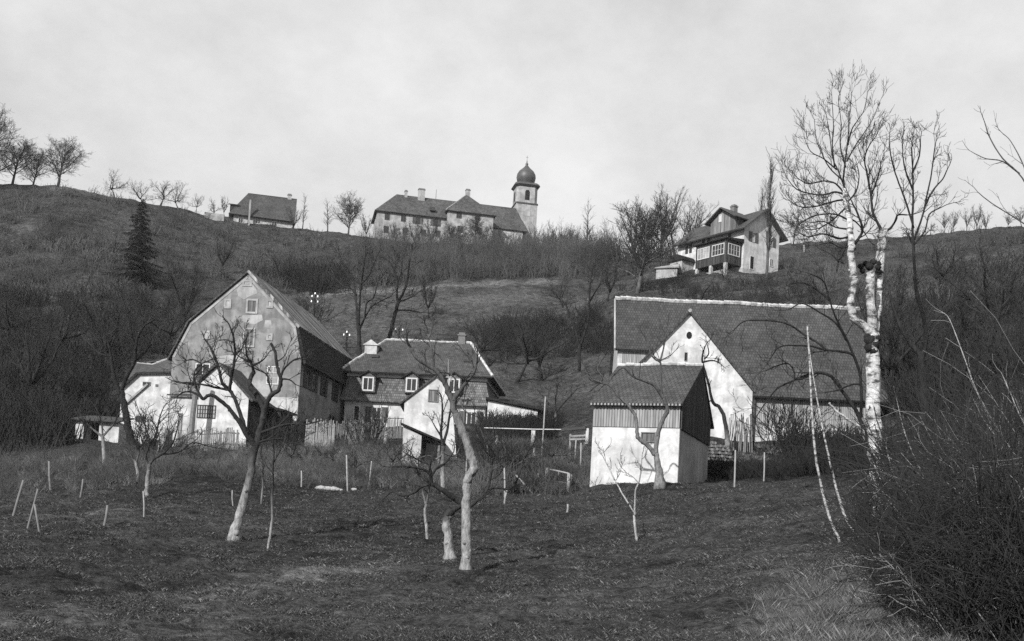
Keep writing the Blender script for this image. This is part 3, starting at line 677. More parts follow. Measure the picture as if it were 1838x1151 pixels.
# ------------------------------------------------------------------ D: near shed
def near_shed():
    f = Frame(1220, 768, 48, -20); xl = f.front(1064, 766)[0]; f.o = f.o+f.x*xl; Wd = -xl; f.z = hz(*(f.o+f.x*Wd))-.15
    r_ = f.root('field_shed', 'nearest shed of white plaster below and grey boards above with plain tiled roof', 'shed')
    zp = f.front(1140, 767)[1]; ze = f.front(1145, 721)[1]; D = f.side(1271, 800, Wd)[0]
    ya, za = f.side(1258, 656, Wd); ye, zbk = f.side(1277, 762, Wd)
    w = MB(); w.box(0, Wd, 0, D, -1.5, zp); w.build('plaster_wall', M['white'], r_)
    w = MB(); w.box(Wd+.002, Wd+.02, .02, D, -1.5, zp-.02); w.build('shaded_side', M['grey_shade_plaster'], r_)  # thin darker coat: shade of the side wall painted into its plaster
    w = MB(); w.box(.01, Wd-.01, -.05, D-.02, zp+.003, ze-.02); w.build('board_wall', M['boards'], r_)
    w = MB(); w.extr([(-.02, zp-.05), (D, zp-.05), (D, zbk), (ya, za-.15), (-.02, ze)], Wd+.022, Wd+.09, ax='x'); w.build('dark_side_boards', M['boards_dark'], r_)
    w = MB(); w.extr([(-.02, zp), (D, zp), (D, zbk), (ya, za-.15), (-.02, ze)], .0, .07, ax='x'); w.build('dark_side_boards', M['boards_dark'], r_)
    m_ = MB(); m_.slab([(-.14, -.3, ze-.12), (Wd+.12, -.3, ze-.12), (Wd+.12, ya, za), (-.14, ya, za)], .1)
    m_.slab([(-.14, ya, za), (Wd+.12, ya, za), (Wd+.12, ye+.2, zbk-.15), (-.14, ye+.2, zbk-.15)], .1); m_.build('roof', M['tile_dark'], r_)
    n = 26
    for k in range(n):
        x_ = -.12+(Wd+.22)*(k+.5)/n; m_ = MB(); m_.box(x_-.04, x_+.04, -.33, -.305, ze-.22, ze-.125); m_.build('eave_tile', M['wood_pale'], r_)
    m_ = MB(); m_.box(-.1, Wd+.08, -.28, -.06, ze-.22, ze-.19); m_.build('eave_board', M['wood_dark'], r_)
    ridge_line(r_, [(-.14, ya, za+.03), (Wd+.12, ya, za+.03)], .085)
    p, q = f.front(1150, 794), f.front(1178, 776); window(r_, 'f', p[0], q[0], p[1], q[1], 0, frame='wood_grey', pane='boards_mid', mull=(0, 0), fw=.05)
near_shed()

# ------------------------------------------------------------------ C: great barn
def barn():
    f = Frame(1350, 700, 75, -3); xl = f.front(1103, 690)[0]; f.o = f.o+f.x*xl; Wg = -xl; f.z = hz(*(f.o+f.x*Wg))-.3
    r_ = f.root('great_barn', 'huge barn with long tiled roof, bright ridge and a white cross gable', 'barn')
    L = f.front(1582, 715)[0]; D = 15.0; yr = 7.6
    ze = f.front(1352, 699)[1]; zr = f.front(1240, 541, yr)[1]; zr2 = f.front(1555, 560, yr)[1]; zr1 = f.front(1105, 533, yr)[1]
    zr = (zr1+zr2)/2
    xg1 = Wg; ap = f.front(1237, 563); xg0 = 2*ap[0]-xg1
    x0 = f.front(1104, 534, yr)[0]; zel = f.front(1130, 627)[1]
    zp = f.front(1400, 765)[1]; zp2 = zp
    sl = (zr-ze)/yr
    for _ in range(8): zel = f.front(1130, 627, (zel-ze)/sl)[1]
    # walls
    w = MB(); w.box(xg1+.01, L, .0, D, -2.5, zp); w.build('plaster_plinth', M['white_old'], r_)
    w = MB(); w.box(xg1+.01, L-.01, .03, D-.02, zp+.002, ze-.05); w.build('board_wall', M['boards'], r_)
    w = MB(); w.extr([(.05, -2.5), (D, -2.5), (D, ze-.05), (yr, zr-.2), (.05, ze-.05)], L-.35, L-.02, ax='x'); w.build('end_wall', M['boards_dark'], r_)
    yl = (zel-ze)/sl; xs = ap[0]-(ap[1]-zel-.1)/(ap[1]-ze)*(xg1-ap[0])+.25
    w = MB(); w.extr([(yl+.3, -2.5), (D, -2.5), (D, ze-.05), (yr, zr-.25), (yl+.3, zel-.05)], x0+.25, x0+.6, ax='x'); w.build('end_wall', M['white_old'], r_)
    w = MB(); w.box(x0+.61, xs+.6, yl+.3, yl+.6, -2.5, zel-.05); w.build('board_wall', M['boards'], r_)
    w = MB(); w.extr([(xg0, -2.5), (xg1, -2.5), (xg1, ze), ap, (xg0, ze)], -.25, 6.8); w.build('gable_wall', M['white'], r_)
    # roofs
    m_ = MB(); m_.slab([(xg1+.05, -.55, ze-.55*sl+.05), (L+.4, -.55, ze-.55*sl+.05), (L+.4, yr, zr), (xg1+.05, yr, zr)], .2)
    m_.slab([(xs, .3, ze+.3*sl), (xg1+.048, .3, ze+.3*sl), (xg1+.048, yr, zr), (xs, yr, zr)], .2)
    m_.slab([(x0, yl-.1, zel), (xs-.002, yl-.1, zel), (xs-.002, yr, zr), (x0, yr, zr)], .2)
    m_.slab([(x0, yr, zr), (L+.4, yr, zr), (L+.4, D+.5, ze-.5), (x0, D+.5, ze-.5)], .2)
    m_.build('roof', M['tile_barn'], r_)
    ridge_line(r_, [(x0, yr, zr+.05), (L+.4, yr, zr+.05)], .17)
    m_ = MB()
    yb = (ap[1]-ze)/sl+.3
    for s_ in (-1, 1):
        ex = ap[0]+s_*((xg1-xg0)/2+.18); ez = ze-.2
        q = [(ap[0], -.5, ap[1]+.14), (ex, -.5, ez), (ex, .5 if s_ > 0 else .3, ez), (ap[0], yb, ap[1]+.14)]
        m_.slab(q if s_ > 0 else q[::-1], .13)
    m_.build('cross_roof', M['tile_barn'], r_)
    m_ = MB(); m_.tube([(ap[0], -.55, ap[1]+.12), (ap[0], -.2, ap[1]+.16)], [.13, .1], 8); m_.build('finial', M['ridge'], r_)
    # verge tiles, pale on the left end
    m_ = MB(); m_.slab([(x0-.06, yl-.2, zel+.02), (x0+.05, yl-.2, zel+.02), (x0+.05, yr, zr+.03), (x0-.06, yr, zr+.03)], .24); m_.build('verge', M['grey_shade_plaster'], r_)
    # gable openings: round hole and slots
    p = f.front(1237, 602, -.25); m_ = MB(); n = 10
    m_.extr([(p[0]+.2*math.cos(2*math.pi*k/n), p[1]+.27*math.sin(2*math.pi*k/n)) for k in range(n)], -.27, -.1); m_.build('round_opening', M['void'], r_)
    for (a0, b0, a1, b1) in ((1228, 633, 1234, 648), (1287, 643, 1291, 651)):
        p, q = f.front(a0, b1, -.25), f.front(a1, b0, -.25); window(r_, 'f', p[0], q[0], p[1], q[1], -.25, frame='wood_grey', pane='void', mull=(0, 0), fw=.03)
    m_ = MB(); p = f.front(1352, 700); m_.tube([(Wg+.2, -.15, ze-.2), (Wg+.2, -.15, zp), (Wg+.2, -.15, -.5)], [.07, .07, .07], 8); m_.build('downpipe', M['wood_dark'], r_)
    # dark loft opening in the low left roof
    return f
fC = barn()

# ------------------------------------------------------------------ villa on the hill
def villa():
    f = Frame(1333, 487, 157, 36); f.z = hz(*f.o)-.2
    r_ = f.root('villa', 'white two-storey villa on the slope with a dark glazed veranda on posts', 'house')
    Wg = f.front(1397, 470)[0]; L = f.side(1217, 450)[0]
    ze = f.front(1334, 405)[1]; ap = f.front(1371, 380); zer = f.front(1400, 424)[1]
    w = MB(); w.extr([(0, -3), (Wg, -3), (Wg, zer), ap, (0, ze)], 0, L); w.build('wall', M['white'], r_)
    m_ = MB(); m_.box(-.04, Wg+.04, -.04, L+.04, -3, .9); m_.build('plinth', M['pale_stone'], r_)
    a = np.array((-.95, ze-.95*(ap[1]-ze)/ap[0])); b_ = np.array((Wg+1.0, zer-1.0*(ap[1]-zer)/(Wg-ap[0]))); c = np.array(ap)+(0, .12)
    m_ = MB(); m_.slab([(a[0], -.9, a[1]), (c[0], -.9, c[1]), (c[0], L+.5, c[1]), (a[0], L+.5, a[1])][::-1], .2)
    m_.slab([(c[0], -.9, c[1]), (b_[0], -.9, b_[1]), (b_[0], L+.5, b_[1]), (c[0], L+.5, c[1])][::-1], .2)
    m_.build('roof', M['tile_dark'], r_)
    for v_ in r_.children:
        pass
    # cross gable on the left slope
    p0, _ = f.side(1275, 425, -.8); p1, _ = f.side(1318, 415, -.8); apx = f.side(1289, 378, -.8); e0 = f.side(1270, 400, -.8); e1 = f.side(1322, 394, -.8)
    y0, y1 = min(p0, p1), max(p0, p1); za = apx[1]; zc = za-1.7; ym = (y0+y1)/2
    m_ = MB(); m_.extr([(y0, ze-.6), (y1, ze-.6), (y1, zc), (ym, za-.25), (y0, zc)], -.8, 3.2, ax='x'); m_.build('cross_gable', M['board_grey'], r_)
    m_ = MB()
    for s_ in (-1, 1):
        ye = ym+s_*((y1-y0)/2+.7); q = [(-1.5, ym, za), (3.4, ym, za), (3.4, ye, zc-.3), (-1.5, ye, zc-.3)]; m_.slab(q if s_ < 0 else q[::-1], .18)
    m_.build('cross_roof', M['tile_dark'], r_)
    p = f.side(1293, 392, -.8); window(r_, 'l', p[0]-.3, p[0]+.3, p[1]-.6, p[1]+.6, -.8, pane='trim', mull=(0, 0))
    zc_ = f.front(1328, 375, 3)[1]; chimney(r_, ap[0]-1.2, 5.0, ap[1]-1.5, ap[1]+1.5, .8, .8)
    # gable windows
    def gw(x0, y0, x1, y1, **k): p, q = f.front(x0, y1), f.front(x1, y0); window(r_, 'f', p[0], q[0], p[1], q[1], 0, **k)
    gw(1350, 418, 1355, 434, shut='shutter', shw=.75); gw(1381, 427, 1387, 442, shut='shutter', shw=.7); gw(1345, 461, 1354, 483, frame='trim', pane='void', name='door', mull=(0, 0))
    gw(1381, 466, 1388, 478)
    # left wall windows
    for x, y, hh in ((1233, 446, .9), (1240, 444, .9), (1263, 433, .5), (1272, 431, .5), (1310, 423, .7)):
        p = f.side(x, y, 0); window(r_, 'l', p[0]-.28, p[0]+.28, p[1]-hh, p[1]+hh, 0, frame='wood_dark', mull=(0, 0), fw=.05)
    # veranda
    d = 3.4; ya = .35; yb = f.side(1249, 460, -d)[0]; zt = f.side(1296, 431, -d)[1]; zb = f.side(1296, 472, -d)[1]
    v = empty('x', (0, 0, 0)); bpy.data.objects.remove(v)
    m_ = MB(); m_.box(-d, -.01, ya, yb, zb, zt); ve = m_.build('veranda', M['boards_dark'], r_)
    m_ = MB(); m_.hexa([(-d-.4, ya-.4, zt+.02), (-.02, ya-.4, zt+.02), (-.02, yb+.4, zt+.02), (-d-.4, yb+.4, zt+.02)], [(-d-.4, ya-.4, zt+.15), (-.02, ya-.4, zt+.6), (-.02, yb+.4, zt+.6), (-d-.4, yb+.4, zt+.15)]); m_.build('veranda_roof', M['tile_black'], ve)
    zw0, zw1 = zb+(zt-zb)*.36, zb+(zt-zb)*.86
    yy = (ya+.35, (ya+yb)/2-.25, (ya+yb)/2+.25, yb-.35)
    window(ve, 'l', yy[0], yy[1], zw0, zw1, -d, mull=(3, 1), fw=.12); window(ve, 'l', yy[2], yy[3], zw0, zw1, -d, mull=(3, 1), pane='mid_plaster', fw=.12)
    window(ve, 'f', -d+.4, -.45, zw0, zw1, ya, mull=(3, 1), fw=.12)
    for py_, px_ in ((ya+.2, -d+.2), ((ya+yb)/2, -d+.2), (yb-.2, -d+.2)):
        m_ = MB(); m_.box(px_-.22, px_+.22, py_-.22, py_+.22, -4, zb-.01); m_.build('post', M['pale_stone'], ve)
    m_ = MB(); m_.box(-d+.6, -.3, ya+.8, yb-.4, -3, zb-.8); m_.build('under_wall', M['grey_shade_plaster'], ve)
    # round-roofed porch at the back end
    p = f.side(1222, 480, -1.5); z1 = f.side(1222, 466, -1.5)[1]
    m_ = MB(); m_.box(-2.6, -.01, p[0]-1.3, p[0]+1.3, -3, z1-.5); po = m_.build('porch', M['pale_stone'], r_)
    m_ = MB(); m_.extr([(p[0]+1.7*math.cos(a_), z1-.5+1.0*math.sin(a_)) for a_ in np.linspace(0, math.pi, 9)], -2.9, -.02, ax='x'); m_.build('porch_roof', M['tile_black'], po)
    m_ = MB(); m_.box(-2.65, -2.55, p[0]-.5, p[0]+.5, -2.5, z1-.9); m_.build('door', M['wood_dark'], po)
    # low long shed roof left of the porch
    f2 = Frame(1178, 484, 162, -8); f2.z = hz(*f2.o)-.5; W2 = f2.front(1216, 478)[0]; z2 = f2.front(1214, 464)[1]; z3 = f2.front(1182, 478)[1]
    r2 = f2.root('hillside_hut', 'low hut with a bright sloping roof left of the hilltop villa', 'hut')
    m_ = MB(); m_.box(0, W2, 0, 2.8, -2, z3-.3); m_.build('wall', M['grey_shade_plaster'], r2)
    m_ = MB(); m_.slab([(-.3, -.3, z3-.3), (W2+.3, -.3, z3-.1), (W2+.3, 3, z2), (-.3, 3, z3+.2)], .14); m_.build('roof', M['mid_plaster'], r2)
villa()

# ------------------------------------------------------------------ convent and church on the ridge
def convent():
    f = Frame(674, 430, 228, 12); f.z = hz(*(f.o+f.x*8))-1.5
    r_ = f.root('convent', 'long pale convent range with hipped roofs and three chimneys on the skyline', 'convent')
    x1 = f.front(802, 390)[0]; x2 = f.front(884, 392)[0]; D = 9.5
    ze = f.front(740, 386)[1]; zr = f.front(755, 354, D/2)[1]; xr = f.front(712, 350, D/2)[0]
    w = MB(); w.box(0, x1, 0, D, -4, ze); w.build('wall', M['mid_plaster'], r_)
    w = MB(); w.box(x1+.01, x2, -1.2, D+1, -4, f.front(845, 384, -1.2)[1]); w.build('wing_wall', M['mid_plaster'], r_)
    m_ = MB(); A, B_, C_, D_ = (-.6, -.6, ze), (x1, -.6, ze), (x1, D+.6, ze), (-.6, D+.6, ze); E1, E2 = (xr, D/2, zr), (x1+4, D/2, zr)
    for q in ([A, B_, E2, E1], [C_, D_, E1, E2], [D_, A, E1]): m_.slab(q, .25)
    m_.build('roof', M['tile_church'], r_)
    zw = f.front(845, 383, -1.2)[1]; zt = f.front(843, 351, D/2)[1]; xc = (x1+x2)/2; m_ = MB()
    A, B_, C_, D_ = (x1-.5, -1.8, zw), (x2+.6, -1.8, zw), (x2+.6, D+1.6, zw), (x1-.5, D+1.6, zw); E1, E2 = (xc-.3, D/2-.3, zt), (xc-.3, D/2+.6, zt)
    for q in ([A, B_, E1], [B_, C_, E2, E1], [C_, D_, E2], [D_, A, E1, E2]): m_.slab(q, .25)
    m_.build('wing_roof', M['tile_church'], r_)
    ridge_line(r_, [A, E1], .12, 'mid_plaster')
    for cx, cy, w_, y_ in ((757, 341, 1.5, 4.0), (729, 344, .6, 4.6), (840, 342, 1.0, 4.6)):
        q = f.front(cx, cy, y_); chimney(r_, q[0], y_, q[1]-2.6, q[1]-.1, w_, .9, 'mid_plaster')
    for cx, cy in ((695, 389), (724, 392), (750, 396), (782, 400), (693, 412), (727, 415), (760, 418), (786, 420)):
        q = f.front(cx, cy, 0); window(r_, 'f', q[0]-.55, q[0]+.55, q[1]-.75, q[1]+.75, 0, frame='shutter', mull=(1, 0), shut='shutter' if cx > 740 and cy < 405 else None)
    for cx, cy in ((824, 386), (857, 390), (826, 412), (860, 415)):
        q = f.front(cx, cy, -1.2); window(r_, 'f', q[0]-.6, q[0]+.6, q[1]-.75, q[1]+.75, -1.2, frame='shutter', mull=(1, 0), shut=None)
    for cx, cy in ((775, 378), (841, 367)):
        q = f.front(cx, cy, 1.5); yy = max(.4, (q[1]-ze)/(zr-ze)*D/2)
        m_ = MB(); m_.box(q[0]-.55, q[0]+.55, yy-1.6, yy+1, q[1]-.4, q[1]+.4); m_.build('roof_hatch', M['wood_dark'], r_)
    m_ = MB(); q = f.front(783, 345, 5); m_.tube([(q[0], 5, zr-1), (q[0], 5, q[1]+.6)], [.06, .04], 6); m_.build('lightning_rod', M['wood_dark'], r_)
    # church
    g = Frame(884, 425, 236, 12); g.z = f.z
    c_ = g.root('church', 'church with dark nave roof and pale square tower under an onion dome', 'church')
    xe = g.front(946, 420)[0]; zn = g.front(905, 412)[1]; Dn = 11.; zt = g.front(900, 371, Dn/2)[1]; xr2 = g.front(926, 376, Dn/2)[0]; xl = g.front(830, 362, Dn/2)[0]
    w = MB(); w.box(xl+1, xe-1, 0, Dn, -4, zn); w.build('nave_wall', M['white_old'], c_)
    m_ = MB(); A, B_, C_, D_ = (xl, -.5, zn), (xe, -.5, zn), (xe, Dn+.5, zn), (xl, Dn+.5, zn); E1, E2 = (xl, Dn/2, zt), (xr2, Dn/2, zt)
    for q in ([A, B_, E2, E1], [B_, C_, E2], [C_, D_, E1, E2], [D_, A, E1]): m_.slab(q, .25)
    m_.build('nave_roof', M['tile_church'], c_)
    yt = 8.0; q0 = g.front(926, 380, yt); q1 = g.front(964, 380, yt); tw = q1[0]-q0[0]; x0 = q0[0]; xc = x0+tw/2; yc = yt+tw/2
    zc = g.front(946, 335, yt)[1]; zm = g.front(946, 364, yt)[1]
    def octa(r0, z0, r1=None, z1=None, ch=.32):
        def ring(h, z): k = h*(1-ch); return [(xc-k, yc-h, z), (xc+k, yc-h, z), (xc+h, yc-k, z), (xc+h, yc+k, z), (xc+k, yc+h, z), (xc-k, yc+h, z), (xc-h, yc+k, z), (xc-h, yc-k, z)]
        return ring(r0, z0), ring(r1 if r1 else r0, z1)
    h = tw/2
    m_ = MB(); m_.box(x0, x0+tw, yt, yt+tw, -4, zm-.3); tw_o = m_.build('tower', M['mid_plaster'], c_)
    m_ = MB(); a_, b_ = octa(h, zm, h, zc, .3); m_.hexa(a_, b_); m_.build('belfry', M['mid_plaster'], tw_o)
    m_ = MB(); a_, b_ = octa(h+.18, zm-.295, h+.18, zm-.005, .1); m_.hexa(a_, b_); a_, b_ = octa(h+.1, zc+.005, h+.55, zc+.45, .3); m_.hexa(a_, b_); a_, b_ = octa(h+.55, zc+.455, h+.3, zc+.95, .3); m_.hexa(a_, b_); m_.build('cornice', M['dome'], tw_o)
    zb = zc+.75; zs = g.front(948, 293, yt)[1]; zt_ = g.front(948, 284, yt)[1]; H = zs-zb
    prof = [(h*.72, zb), (h*.60, zb+H*.05), (h*.62, zb+H*.10), (h*.84, zb+H*.26), (h*.91, zb+H*.44), (h*.86, zb+H*.60), (h*.70, zb+H*.75), (h*.42, zb+H*.88), (h*.20, zs), (h*.09, zs+.5), (h*.16, zs+.65), (h*.06, zs+.85), (h*.03, zt_+.3)]
    m_ = MB(); m_.lathe(prof, 24, (xc, yc)); m_.build('onion_dome', M['dome'], tw_o, smooth=True)
    m_ = MB(); m_.bar((xc, yc, zt_+.3), (xc, yc, zt_+1.5), .05); m_.bar((xc-.3, yc, zt_+1.1), (xc+.3, yc, zt_+1.1), .05); m_.build('cross', M['wood_dark'], tw_o)
    q = g.front(948, 351, yt)[1]
    w_ = MB(); w_.extr([(xc-.55, q-1.1), (xc+.55, q-1.1), (xc+.55, q+.9), (xc+.3, q+1.3), (xc-.3, q+1.3), (xc-.55, q+.9)], yt-.04, yt+.3); w_.build('belfry_opening', M['void'], tw_o)
    w_ = MB(); w_.extr([(yc-.55, q-1.1), (yc+.55, q-1.1), (yc+.55, q+1.2), (yc-.55, q+1.2)], x0-.04, x0+.3, ax='x'); w_.build('belfry_opening', M['void'], tw_o)
    q = g.front(951, 379, yt)[1]; m_ = MB(); m_.box(xc-.3, xc+.9, yt-.04, yt+.1, q-1.3, q+.9); m_.build('clock_panel', M['grey_shade_plaster'], tw_o)
convent()
def ridge_farm():
    f = Frame(414, 398, 213, 13); f.z = hz(*(f.o+f.x*5))-.8
    r_ = f.root('ridge_farmhouse', 'low farmhouse with big dark hipped roof on the skyline left of the convent', 'house')
    Wd = f.front(527, 404)[0]; ze = f.front(480, 390)[1]; D = 8.; zr = f.front(490, 352, D/2)[1]; xl = f.front(446, 347, D/2)[0]; xr = f.front(534, 358, D/2)[0]
    m_ = MB(); m_.box(.5, Wd-.2, .4, D-.4, -3, ze+.2); m_.build('wall', M['pale_stone'], r_)
    m_ = MB(); A, B_, C_, D_ = (-.5, -.4, ze-.2), (Wd+.2, -.4, ze-.4), (Wd+.2, D+.4, ze-.4), (-.5, D+.4, ze-.2); E1, E2 = (xl, D/2, zr), (xr-.1, D/2, zr)
    for q in ([A, B_, E2, E1], [B_, C_, E2], [C_, D_, E1, E2], [D_, A, E1]): m_.slab(q, .25)
    m_.build('roof', M['tile_dark'], r_)
    q = f.front(449, 368, -.6); m_ = MB(); m_.box(q[0]-.17, q[0]+.17, -.9, -.55, -1, q[1]+1.0); m_.build('chimney_stack', M['mid_plaster'], r_)
    q = f.front(520, 352, D/2); chimney(r_, q[0], D/2, zr-.6, zr+.5, .8, .6, 'mid_plaster')
    q = f.front(421, 380, 2); m_ = MB(); m_.box(q[0]-.9, q[0]+.6, 1.0, 3, q[1]-2, q[1]+1.2); m_.slab([(q[0]-1.2, .7, q[1]+1.2), (q[0]+.9, .7, q[1]+1.2), (q[0]+.9, 3.2, q[1]+1.9), (q[0]-1.2, 3.2, q[1]+1.9)], .2); m_.build('side_room', M['boards_dark'], r_)
    for cx, cy in ((432, 396), (463, 398), (492, 402)):
        q = f.front(cx, cy, .4); window(r_, 'f', q[0]-.5, q[0]+.5, q[1]-.5, q[1]+.5, .4, mull=(1, 0))
    # small pale wall by the trees left of it
    a = G(367, 384, 209); b_ = G(402, 390, 210); m_ = MB()
    m_.hexa([(0, 0, -1), (b_[0]-a[0], b_[1]-a[1], -1), (b_[0]-a[0], b_[1]-a[1]+.4, -1), (0, .4, -1)], [(0, 0, 1.0), (b_[0]-a[0], b_[1]-a[1], 1.0), (b_[0]-a[0], b_[1]-a[1]+.4, 1.0), (0, .4, 1.0)])
    o = m_.build('garden_wall', M['mid_plaster']); o.location = a; tag(o, 'low pale garden wall left of the skyline farmhouse', 'wall')
ridge_farm()

# ------------------------------------------------------------------ bare wood: batches of thin tapering tubes (four rings of three)
class Twigs:
    K = 4
    def __init__(s): s.p = []; s.r = []
    def add(s, pts, rad): s.p.append(pts); s.r.append(rad)
    def arrays(s, sides=3):
        Pn = np.array(s.p, float); Rn = np.array(s.r, float); N, K = Rn.shape
        d = Pn[:, -1]-Pn[:, 0]; d /= np.linalg.norm(d, axis=1)[:, None]+1e-9
        ref = np.where(np.abs(d[:, 2:3]) < .8, np.array([[0, 0, 1.]]), np.array([[1., 0, 0]]))
        a = np.cross(d, ref); a /= np.linalg.norm(a, axis=1)[:, None]+1e-9; c = np.cross(d, a)
        th = np.arange(sides)*2*math.pi/sides
        off = a[:, None, None, :]*np.cos(th)[None, None, :, None]+c[:, None, None, :]*np.sin(th)[None, None, :, None]
        V = Pn[:, :, None, :]+off*Rn[:, :, None, None]
        V = V.reshape(-1, 3)
        k = np.arange(K-1)[:, None]*sides; j = np.arange(sides)[None, :]; j2 = (j+1) % sides
        q = np.stack([k+j, k+j2, k+sides+j2, k+sides+j], -1).reshape(-1, 4)
        Fc = (np.arange(N)[:, None, None]*K*sides+q[None]).reshape(-1, 4)
        return V, Fc
    def build(s, name, mat, parent=None, sides=3):
        V, Fc = s.arrays(sides); return raw_mesh(name, V, Fc.ravel(), np.full(len(Fc), 4), mat, parent, smooth=True)

def nrm(v): return v/(np.linalg.norm(v)+1e-9)
def rnd_perp(d):
    v = RNG.normal(size=3); v -= d*(v@d); return nrm(v)
def curve4(p, d, L, up=.0, wob=.12):
    """four points of a gently bending twig; returns points and end direction"""
    pts = [p]; dd = d
    for i in range(3):
        dd = nrm(dd+np.array([0, 0, up])+RNG.normal(size=3)*wob); pts.append(pts[-1]+dd*L/3)
    return pts, dd
def sprout(tw, p, d, L, r0, lev, up=.1, wob=.14, n=4, ang=(.4, .95), ratio=.55, rmin=.004):
    pts, dd = curve4(p, d, L, up, wob); r1 = max(rmin, r0*.45)
    tw.add(pts, [r0, r0*.8+r1*.2, r0*.45+r1*.55, r1])
    if lev <= 0: return
    for i in range(n):
        t = (.25+.75*(i+RNG.random())/n)*3; k = min(2, int(t)); q = pts[k]+(pts[k+1]-pts[k])*(t-k)
        a = RNG.uniform(*ang); dn = nrm(nrm(pts[k+1]-pts[k])*math.cos(a)+rnd_perp(d)*math.sin(a))
        sprout(tw, q, dn, L*ratio*RNG.uniform(.7, 1.2), max(rmin, r0*.55*(1-t/6)), lev-1, up, wob, n, ang, ratio, rmin)

def tree_proto(kind, h, seed):
    """trunk (list of thick tubes) and crown twigs of a bare tree, foot at the origin"""
    global RNG
    keep = RNG; RNG = np.random.default_rng(seed); mb = MB(); tw = Twigs(); r = h*.021
    def limb(p, d, L, r0, up, wob, seg=6):
        pts = [p]; dd = d
        for i in range(seg): dd = nrm(dd+np.array([0, 0, up])+RNG.normal(size=3)*wob); pts.append(pts[-1]+dd*L/seg)
        rr = [r0*(1-.72*i/seg) for i in range(seg+1)]; mb.tube(pts, rr, 6); return pts, rr
    def along(pts, rr, n, L, lev, up, a0=.45, a1=1.0, t0=.15, nn_=4):
        m_ = len(pts)-1
        for i in range(n):
            t = (t0+(1-t0)*(i+RNG.random())/n)*m_; k = min(m_-1, int(t)); q = pts[k]+(pts[k+1]-pts[k])*(t-k); dd = nrm(pts[k+1]-pts[k]); a = RNG.uniform(a0, a1)
            sprout(tw, q, nrm(dd*math.cos(a)+rnd_perp(dd)*math.sin(a)), L*RNG.uniform(.7, 1.25)*(1-.35*t/m_), rr[k]*.42, lev, up, .15, nn_, rmin=h*.0011)
        sprout(tw, pts[-1], nrm(pts[-1]-pts[-2]), L*.8, rr[-1]*.9, lev, up, .15, nn_, rmin=h*.0011)
    z = np.array([0, 0, 1.])
    if kind == 'round':
        pts, rr = limb(np.zeros(3)-(0, 0, .4), nrm(np.array([RNG.normal()*.05, RNG.normal()*.05, 1])), h*.72, r, .02, .05)
        for i in range(13):
            t = .25+.7*i/13; k = t*6; q = pts[int(k)]+(pts[int(k)+1]-pts[int(k)])*(k-int(k)); az = i*2.4+RNG.random()
            lp, lr = limb(q, nrm(np.array([math.cos(az), math.sin(az), .75+.6*t])), h*.46*(1.1-.55*t), r*.5*(1.1-.6*t), .05, .10, 5); along(lp, lr, 15, h*.17, 2, .07)
        along(pts[3:], rr[3:], 8, h*.16, 2, .1)
    elif kind == 'fruit':
        pts, rr = limb(np.zeros(3)-(0, 0, .4), nrm(np.array([RNG.normal()*.14, RNG.normal()*.14, 1])), h*.36, r*1.3, .02, .10, 4)
        for i in range(5):
            az = i*1.256+RNG.random()*.9; lp, lr = limb(pts[-1]-(0, 0, h*.06*RNG.random()), nrm(np.array([math.cos(az), math.sin(az), .8])), h*.5, r*.68, .07, .22, 6); along(lp, lr, 10, h*.2, 2, .13, .5, 1.2)
    elif kind == 'vase':
        pts, rr = limb(np.zeros(3)-(0, 0, .4), nrm(np.array([RNG.normal()*.06, RNG.normal()*.06, 1])), h*.28, r*1.1, .0, .05, 4)
        for i in range(6):
            az = i*1.05+RNG.random()*.7; lp, lr = limb(pts[-1]-(0, 0, h*.05*RNG.random()), nrm(np.array([math.cos(az), math.sin(az), 1.9+RNG.random()])), h*.62, r*.66, .05, .11, 6); along(lp, lr, 10, h*.17, 2, .14, .35, .85)
    elif kind == 'slender':
        pts, rr = limb(np.zeros(3)-(0, 0, .4), z, h*.9, r*.8, .03, .035, 8)
        along(pts, rr, 26, h*.2, 1, .10, .45, .9, .18, 6)
    elif kind == 'poplar':
        pts, rr = limb(np.zeros(3)-(0, 0, .4), z, h*.9, r*.75, .03, .02, 8)
        along(pts, rr, 46, h*.2, 1, .22, .2, .42, .22, 6)
    elif kind == 'multi':
        for i in range(5):
            az = i*1.256+RNG.random(); lp, lr = limb(np.array([math.cos(az), math.sin(az), 0])*.3-(0, 0, .4), nrm(np.array([math.cos(az)*.3, math.sin(az)*.3, 1])), h*.85*RNG.uniform(.75, 1.05), r*.55, .04, .07, 6); along(lp, lr, 12, h*.17, 2, .13, .35, .9, .2, 3)
    RNG = keep; return mb, tw
PROTO = {}
def get_proto(kind, var, mat_t, mat_c):
    """first use builds a tree whose two meshes later copies share (height 10 m, scaled)"""
    key = (kind, var, mat_t, mat_c)
    if key not in PROTO:
        mb, tw = tree_proto(kind, 10.0, 100+var*17+len(kind))
        a = mb.build('trunk', M[mat_t], None, smooth=True); b_ = tw.build('crown', M[mat_c], None)
        PROTO[key] = (a, b_); COL.objects.unlink(a); COL.objects.unlink(b_)
    return PROTO[key]
NAMES = {'round': 'bare_tree', 'fruit': 'fruit_tree', 'vase': 'bare_tree', 'slender': 'slender_tree', 'poplar': 'poplar_tree', 'multi': 'multi_stem_tree'}
def place_tree(kind, var, loc, h, label, group=None, mats=('bark_far', 'twig'), rz=None, wide=1., name=None, cat='tree', lean=(0, 0)):
    a, b_ = get_proto(kind, var, *mats); t_ = empty(name or NAMES[kind], loc, random.uniform(0, 6.28) if rz is None else rz, label, cat, group)
    s = h/10.0; t_.scale = (s*wide, s*wide, s); t_.rotation_euler[0] = lean[0]; t_.rotation_euler[1] = lean[1]
    for o in (a, b_):
        c = o.copy(); COL.objects.link(c); c.parent = t_
    return t_
